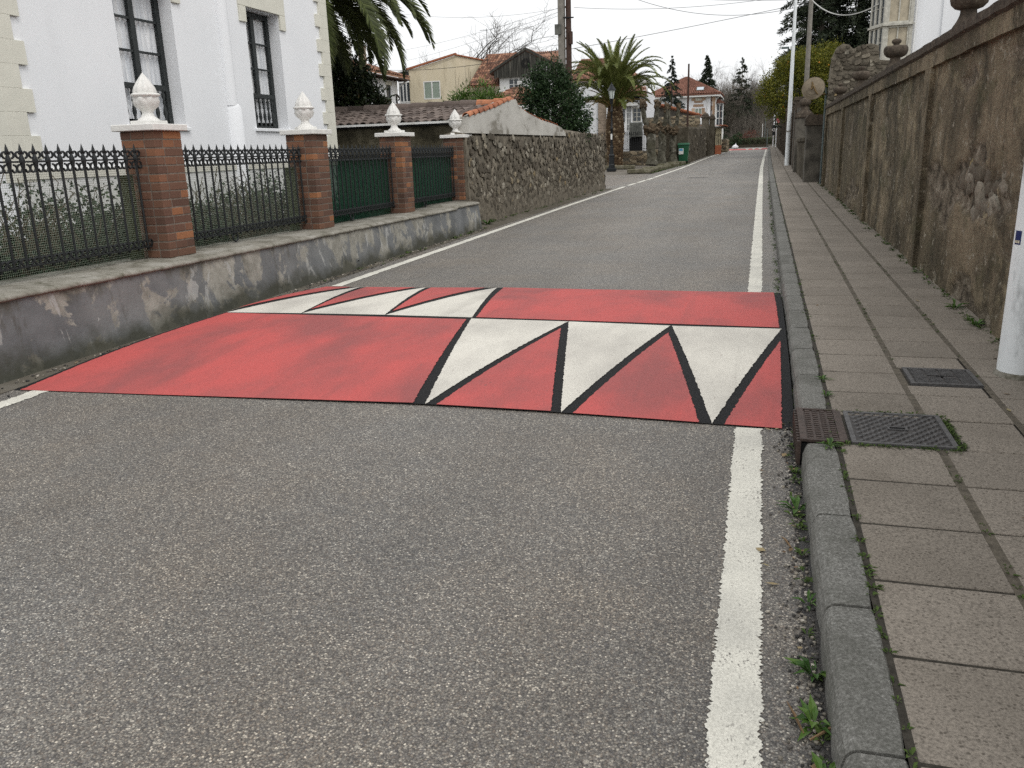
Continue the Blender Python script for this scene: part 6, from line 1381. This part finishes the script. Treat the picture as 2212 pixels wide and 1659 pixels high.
bare_tree('bare_tree', 'big bare tree standing above the yellow house roof', (-29.2, 85, 1.2), 14.3, 1.05, 41, 'twig_mid', 6, FB, .3, .40, 4, 1.6)
bare_tree('bare_tree', 'small bare tree right of the roof aerial', (-26.4, 86, 1.2), 11.6, .7, 42, 'twig_mid', 6, FB, .15, .5)
bare_tree('bare_tree', 'faint bare tree behind the white house eaves', (-36, 92, 1.2), 11.2, 1.0, 43, 'twig_far', 6, FB, .2, .45, 4, 1.5)
bare_tree('bare_tree', 'faint bare tree between palm fronds and yellow roof', (-33.2, 95, 1.2), 11.3, 1.0, 44, 'twig_far', 6, FB, .2, .45, 4, 1.5)
bare_tree('bare_tree', 'slim bare trees top just beside the wooden pole', (-16.0, 82, 1.2), 10.8, .5, 45, 'twig_far', 6, FB, .12, .45)
bare_tree('bare_tree', 'slim bare tree above the palm crown', (-14.0, 83, 1.2), 10.4, .45, 46, 'twig_far', 6, FB, .11, .45)
bare_tree('bare_tree', 'wide bare tree behind the far hedge next to the red shrub', (-3.8, 109, gz(109)), 6.4, .8, 47, 'twig_mid', 6, FB, .12, .36)
for k, (x, y, h_, lab) in enumerate(((-5.0, 122, 11.3, 'pale bare tree between the two far dark conifers'), (-9.5, 120, 9.8, 'pale bare tree left of the far dark conifer'), (-.9, 124, 10.4, 'pale bare tree right of the far open pine'), (.9, 121, 8.6, 'pale bare tree fading behind the yellow green tree'), (-3.4, 126, 11.8, 'pale tall bare tree behind the far open pine'), (-6.2, 128, 11.6, 'pale bare tree beside the tall far conifer'), (-1.9, 119, 11.2, 'pale bare tree directly right of the open pine'), (-4.1, 120, 10.2, 'pale bushy bare tree left of the open pine'))):
    bare_tree('bare_tree', lab, (x, y, gz(y)), h_, .95, 50 + k, 'twig_far', 6, FB, .17, .36)
# far wooded slope, hedge and shrubs
q = MB(); n1, n2 = 44, 22
for i in range(n1 + 1):
    for j in range(n2 + 1):
        x = -60 + 130 * i / n1; y = 112 + 90 * j / n2; s = j / n2; z = gz(112) + 10.5 * (1 - (1 - s) ** 4) * (.8 + .2 * nz(x * .05, 0, 3)) + 1.0 * nz(x * .2, y * .2, 1) * s; q.v.append((x, y, z - .3 * (s == 0)))
q.f = [(i * (n2 + 1) + j, (i + 1) * (n2 + 1) + j, (i + 1) * (n2 + 1) + j + 1, i * (n2 + 1) + j + 1) for i in range(n1) for j in range(n2)]
tag(q.build('hill', 'hill_wood', smooth=True), 'brown wooded hillside closing the view', 'hill', None, 'structure')
rs = random.Random(77); q = MB()
for i in range(2600):
    x = rs.uniform(-16, 6); y = rs.uniform(111, 140); s = (y - 112) / 90; z = gz(112) + 10.5 * (1 - (1 - max(0, s)) ** 4) * .8; hh = rs.uniform(1.2, 3.6); p = Vector((x, y, z)); a = rs.uniform(-.35, .35)
    q.tube([p, p + Vector((a * hh * .4, 0, hh * .55)), p + Vector((a * hh, rs.uniform(-.3, .3), hh))], [.04, .025, .008], 3, False)
    for _ in range(3):
        t = rs.uniform(.3, .9); c = p + Vector((a * hh * t, 0, hh * t)); d = Vector((rs.uniform(-1, 1), rs.uniform(-.5, .5), rs.uniform(.3, 1))).normalized(); q.tube([c, c + d * hh * rs.uniform(.2, .45)], [.016, .006], 3, False)
tag(q.build('undergrowth', 'twig_far'), 'grey brown mass of bare thicket on the far slope', 'thicket', None, 'stuff')
hd = thing('hedge', 'low dark hedge across the end of the road', 'hedge', (-1.2, 100.5, gz(100)))
rng = np.random.default_rng(12); P = np.stack([rng.uniform(-4.6, 1.6, 5200), 100 + rng.uniform(0, 1.2, 5200), gz(100) + rng.uniform(0, .98, 5200)], 1); edge = (P[:, 1] < 100.25) | (P[:, 2] > gz(100, .8)); P = P[edge | (rng.uniform(size=len(P)) < .2)]
V, F = leaves(P, .14, rng, .6); np_mesh('foliage', V, F, 'hedge_leaf', hd); MB().box(-4.6, 1.6, 100.2, 101, gz(100), gz(100, .85)).build('core', 'soil', hd)
leafy('evergreen_shrub', 'round green shrub left of the far hedge', 'shrub', (-2.95, 99.3, gz(99)), [((-2.95, 99.3, 1.95), (.5, .5, .6)), ((-2.6, 99.4, 2.3), (.5, .5, .6))], 1500, .12, 'leaf_laurel', 61, .5, .6, .1, 100, .03)
leafy('red_shrub', 'reddish twiggy shrub above the far hedge', 'shrub', (-1.3, 104, gz(104)), [((-1.3, 104, 2.6), (.75, .6, .6)), ((-2.2, 104.5, 2.4), (.6, .6, .6))], 900, .11, 'red_leaf', 62, .5, .3, .14, 90, .03)
q = MB(); q.box(-6, 1.6, 99.2, 99.9, gz(99), gz(99, .3)); tag(q.build('hedge_bank', 'soil'), 'earth bank below the far hedge', 'bank', None, 'structure')
q = MB(); q.bbox(.6, 2.2, 97.5, 98, gz(98), gz(98, .25), .03); tag(q.build('road_end_step', 'grey_render'), 'low grey step where the pavement ends', 'step', None, 'structure')
# ------------------------------------------------------------------ poles, aerials and wires
up1 = thing('utility_pole', 'square concrete utility pole behind the laurel', 'pole', (-9.2, 41, gz(41))); q = MB(); q.bbox(-9.38, -9.08, 40.85, 41.15, gz(41), 9.6, .02); q.build('shaft', 'pole_concrete', up1)
for i in range(7): q = MB(); q.box(-9.09, -9.02, 40.9, 41.0, 5.2 + i * .45, 5.28 + i * .45); q.build('step_notch', 'pole_concrete', up1)
q = MB(); q.bbox(-9.5, -9.22, 40.7, 40.86, 6.75, 7.2, .01); q.build('junction_box', 'grey_wood', up1)
up2 = post('utility_pole', 'dark wooden utility pole paired with the concrete one', (-8.88, 40.9, gz(41)), 9.0, .15, .12, 'pole_wood', 'pole', 10)
q = MB(); q.box(-8.8, -8.68, 40.7, 40.9, 6.3, 6.85); q.build('cable_box', 'pole_wood', up2); q = MB(); q.tube([(-9.1, 40.75, 7.46), (-8.6, 40.75, 7.44)], .03, 6); q.build('insulator_bar', 'lamp_black', up2)
post('wooden_pole', 'thin dark wooden pole behind the garden wall', (-4.82, 59, gz(59)), 6.0, .075, .055, 'pole_wood', 'pole', 8)
post('wooden_pole', 'leaning dark pole before the hip roofed house corner', (-4.5, 80, gz(80)), 4.8, .07, .06, 'pole_wood', 'pole', 6)
post('wooden_pole', 'dark pole before the glazed bay of the far house', (-3.8, 82, gz(82)), 4.0, .06, .05, 'pole_wood', 'pole', 6)
ae = thing('roof_aerial', 'thin television aerial mast above the yellow house', 'aerial', (-20.35, 64.5, 8.0)); q = MB(); q.tube([(-20.35, 64.5, 8.0), (-20.3, 64.5, 10.6)], .022, 5); q.build('mast', 'lamp_black', ae)
for i in range(4): q = MB(); z = 10.5 - .0 * i; q.tube([(-20.75 + i * .13, 64.3, z), (-20.75 + i * .13, 64.7, z)], .01, 4); q.build('element', 'lamp_black', ae)
q = MB(); q.tube([(-20.85, 64.5, 10.5), (-20.2, 64.5, 10.5)], .012, 4); q.build('boom', 'lamp_black', ae)
post('roof_aerial', 'bare thin mast on the gabled house ridge', (-18.72, 65, 8.4), 1.6, .015, .012, 'lamp_black', 'aerial', 5)
def wire(label, a, b, sag, r=.010, mat='wire', up_to=24):
    A, B = Vector(a), Vector(b); pts = [A.lerp(B, i / up_to) - Z * sag * 4 * (i / up_to) * (1 - i / up_to) for i in range(up_to + 1)]; q = MB(); q.tube(pts, r, 4); o = q.build('overhead_wire', mat); tag(o, label, 'wire', 'overhead wires')
wire('topmost wire leaving the wooden pole towards the conifers', (-8.6, 40.8, 7.87), (6, 41, 8.4), .6)
wire('straight wire from behind the palm up to the concrete pole', (-8.8, 40.9, 6.1), (1.78, 42, 7.5), .05, .013)
wire('deeply sagging wire over the road', (-8, 41, 9.12), (1.78, 42, 7.42), .95, .013)
wire('upper gently sagging wire near the concrete pole', (-8.9, 40.9, 8.9), (1.78, 42, 7.62), .3)
wire('wire running to the white house chimney', (-9.4, 41, 7.92), (-25.9, 62, 9.2), .15, .007)
wire('dark wire crossing the yellow house front', (-9.2, 41, 6.15), (-26.4, 57.8, 7.5), .35, .015)
wire('wire passing beside the roof aerial', (-9.4, 41, 7.75), (-27.5, 66, 8.9), .15, .007)
wire('lowest faint wire below the roof aerial', (-9.4, 41, 7.6), (-27, 66, 8.0), .1, .007)
wire('sagging wire leaving the picture above the bare tree', (-9.4, 41, 7.9), (-24, 41, 10.2), .9, .007)
wire('pale cable looping to the glazed gallery', (1.85, 42, 7.55), (3.4, 31.3, 5.75), .45, .02, 'cable_white')
# ------------------------------------------------------------------ person on the terrace
pe = bpy.data.meshes.new('person'); J = [(0, 0, .95), (0, 0, 1.15), (0, 0, 1.38), (0, -.01, 1.5), (0, -.03, 1.6), (0, -.03, 1.72), (-.19, 0, 1.4), (-.3, -.12, 1.17), (-.08, -.2, 1.47), (-.05, -.17, 1.54), (.2, 0, 1.4), (.34, .04, 1.16), (.2, -.08, .98), (-.1, 0, .9), (-.12, 0, .5), (-.12, .02, .08), (-.12, -.14, .04), (.1, 0, .9), (.12, 0, .5), (.13, .02, .08), (.13, -.14, .04)]
Eg = [(0, 1), (1, 2), (2, 3), (3, 4), (4, 5), (2, 6), (6, 7), (7, 8), (8, 9), (2, 10), (10, 11), (11, 12), (0, 13), (13, 14), (14, 15), (15, 16), (0, 17), (17, 18), (18, 19), (19, 20)]
Rd = [.14, .13, .15, .055, .09, .085, .075, .055, .04, .035, .075, .055, .042, .09, .065, .05, .045, .09, .065, .05, .045]
pe.from_pydata(J, Eg, []); po = put(bpy.data.objects.new('person', pe), None, (-26.85, 61.6, 4.6)); sm_ = po.modifiers.new('skin', 'SKIN'); 
for i, v in enumerate(pe.skin_vertices[0].data): v.radius = (Rd[i], Rd[i]); v.use_root = i == 0
po.modifiers.new('sub', 'SUBSURF').levels = 1; po.modifiers['sub'].render_levels = 2
m = M('person'); oc = m.node('ShaderNodeSeparateXYZ', {'Vector': m.node('ShaderNodeTexCoord').outputs['Object']}); m.col(m.ramp(m.math('DIVIDE', oc.outputs[2], 2.0), [(0, (.02, .022, .03)), (.47, (.02, .022, .03)), (.48, (.03, .028, .024)), (.738, (.035, .03, .026)), (.742, (.42, .25, .18)), (.82, (.42, .25, .18)), (.835, (.05, .03, .02))], 'LINEAR')).rough(.8, .2); pe.materials.append(m.m)
po.rotation_euler[2] = .3; tag(po, 'person in dark clothes with one hand raised to the face, before the porch glazing', 'person')
# ------------------------------------------------------------------ weeds, moss, grit and fallen leaves
WD = [((.205, 3.35), 14, .12, 'leafy weed with broad blades at the kerb foot below the gully inlet'), ((.212, 2.62), 10, .08, 'small weed tuft at the kerb foot near the middle kerb joint'), ((.21, 2.22), 16, .13, 'bushy weed at the kerb foot halfway to the bottom edge'), ((.2, 2.0), 14, .12, 'tall leafy weed clump at the kerb foot near the bottom edge'), ((.21, 1.80), 12, .11, 'lowest weed clump at the kerb foot, cut by the bottom edge'), ((.355, 3.83), 16, .09, 'round weed rosette growing beside the gully inlet'), ((.395, 4.62), 12, .07, 'weed in the kerb joint just past the gully inlet'), ((.40, 4.95), 14, .08, 'grassy tuft in the kerb joint beyond the manhole'), ((1.53, 6.55), 18, .14, 'leafy weed clump at the wall foot next to the grey post'), ((1.52, 7.2), 18, .15, 'largest leafy weed at the wall foot, behind the grey post'), ((1.54, 9.0), 14, .11, 'weed at the foot of the plaster wall mid way'), ((-4.98, 15.4), 24, .28, 'grass tuft where the low wall meets the rubble wall')]
for k, ((x, y), n_, L, lab) in enumerate(WD):
    L *= .82
    z = gz(y, .0 if x < .22 else .118); q = weed((x, y, z), n_, L, k); t = q.build('weed', 'leaf_weed', None, (x, y, z)); tag(t, lab, 'weed', 'weeds in the street')
q = MB(); rs = random.Random(14)
def tuft(x, y, z, n_, L, sd): w = weed((x, y, z), n_, L, sd, wid=.3); q.add(w.v, w.f)
for i in range(620):
    y = .8 + 32 * rs.random() ** 1.5
    if nz(y * .9, 9, 2) + .2 > rs.uniform(-.1, .6): tuft(KX(y) + .158 + rs.uniform(-.008, .012), y, gz(y, .116), rs.randint(4, 8), rs.uniform(.012, .04), i)
for i in range(620):
    y = 1.5 + 24 * rs.random() ** 1.7
    if nz(y * .8, 2, 7) + .15 > rs.uniform(-.1, .6): tuft(KX(y) + rs.choice((.59, .59, 1.005)) + rs.uniform(-.012, .012), y, gz(y, .117), rs.randint(4, 8), rs.uniform(.01, .03), i + 300)
for i in range(520):
    y = .8 + 28 * rs.random() ** 1.5
    if nz(y * 1.1, 5, 0) + .25 > rs.uniform(-.2, .6): tuft(KX(y) - .01 - abs(rs.gauss(0, .022)), y, gz(y, .002), rs.randint(4, 9), rs.uniform(.012, .06), i + 600)
for i in range(260): y = 4 + 21 * rs.random(); tuft(1.57 - abs(rs.gauss(0, .03)), y, gz(y, .117), rs.randint(4, 9), rs.uniform(.02, .07), i + 900)
for i in range(120): y = 8.6 + 17 * rs.random(); tuft(XF(y) + .06 + abs(rs.gauss(0, .05)) if y < 14.7 else GX(y) + .05 + abs(rs.gauss(0, .08)), y, gz(y, .003), rs.randint(4, 9), rs.uniform(.02, .09), i + 1300)
for i in range(90): tuft(rs.uniform(.40, .95), rs.choice((3.86, 4.365)) + rs.gauss(0, .008), gz(4.1, .118), 6, rs.uniform(.01, .035), i + 1500)
for i in range(90): tuft(rs.uniform(.905, .93), rs.uniform(3.87, 4.36), gz(4.1, .117), 6, rs.uniform(.01, .03), i + 1600)
for i in range(120): y = rs.uniform(37, 49); tuft(-4.55 + (y - 37) * .055 + abs(rs.gauss(0, .06)), y, gz(y, .0), 7, rs.uniform(.05, .14), i + 1700)
tag(q.build('joint_weeds', 'moss'), 'moss and tiny weeds in the joints and along the wall feet', 'weeds', None, 'stuff')
q = MB()
for i in range(1500):
    y = 1.0 + 7 * rs.random() ** 1.4; x = KX(y) - .005 - abs(rs.gauss(0, .045)); s = rs.uniform(.0025, .008); q.blob((x, y, gz(y, .003) + s * .4), s, i, .4, 3, (1, 1, .7))
for i in range(700):
    y = 3.5 + 11 * rs.random(); x = -4.98 + abs(rs.gauss(0, .1)) + (y - 4) * .012; s = rs.uniform(.004, .014); q.blob((x, y, gz(y, .005) + s * .3), s, i, .4, 3, (1, 1, .6))
pieces('grit', [(0, (.03, .03, .03)), (.5, (.12, .11, .1)), (.9, (.3, .27, .22)), (1, (.5, .46, .4))], .9, 80, .3, .2)
tag(q.build('loose_grit', 'grit'), 'loose grit and gravel gathered in the gutters', 'grit', None, 'stuff')
q = MB()
for i in range(90):
    if i < 45: y = 1.2 + 4 * rs.random(); x = KX(y) - .02 - abs(rs.gauss(0, .06)); z = gz(y, .008)
    elif i < 62: y = rs.uniform(2, 9); x = rs.uniform(.45, 1.5); z = gz(y, .122)
    else: y = 3.8 + 10 * rs.random(); x = -4.95 + abs(rs.gauss(0, .1)); z = gz(y, .01)
    a = rs.uniform(0, 6.3); L = rs.uniform(.012, .05); d = Vector((math.cos(a), math.sin(a), rs.uniform(0, .3))); s = Vector((-d.y, d.x, .1)); w = L * rs.uniform(.12, .4); p = Vector((x, y, z)); q.add([p, p + d * L * .5 + s * w, p + d * L, p + d * L * .5 - s * w], [(0, 1, 2, 3)])
for y, x, L, a in ((1.95, .17, .12, 1.9), (1.93, .185, .13, .7), (3.0, .17, .08, 2.0)):
    p = Vector((x, y, gz(y, .012))); d = Vector((math.cos(a), math.sin(a), .08)); q.tube([p, p + d * L * .5 + Z * .006, p + d * L], [.003, .004, .001], 4)
tag(q.build('fallen_leaves', 'dry_leaf'), 'scattered dry leaves and straw in the gutters', 'leaves', None, 'stuff')
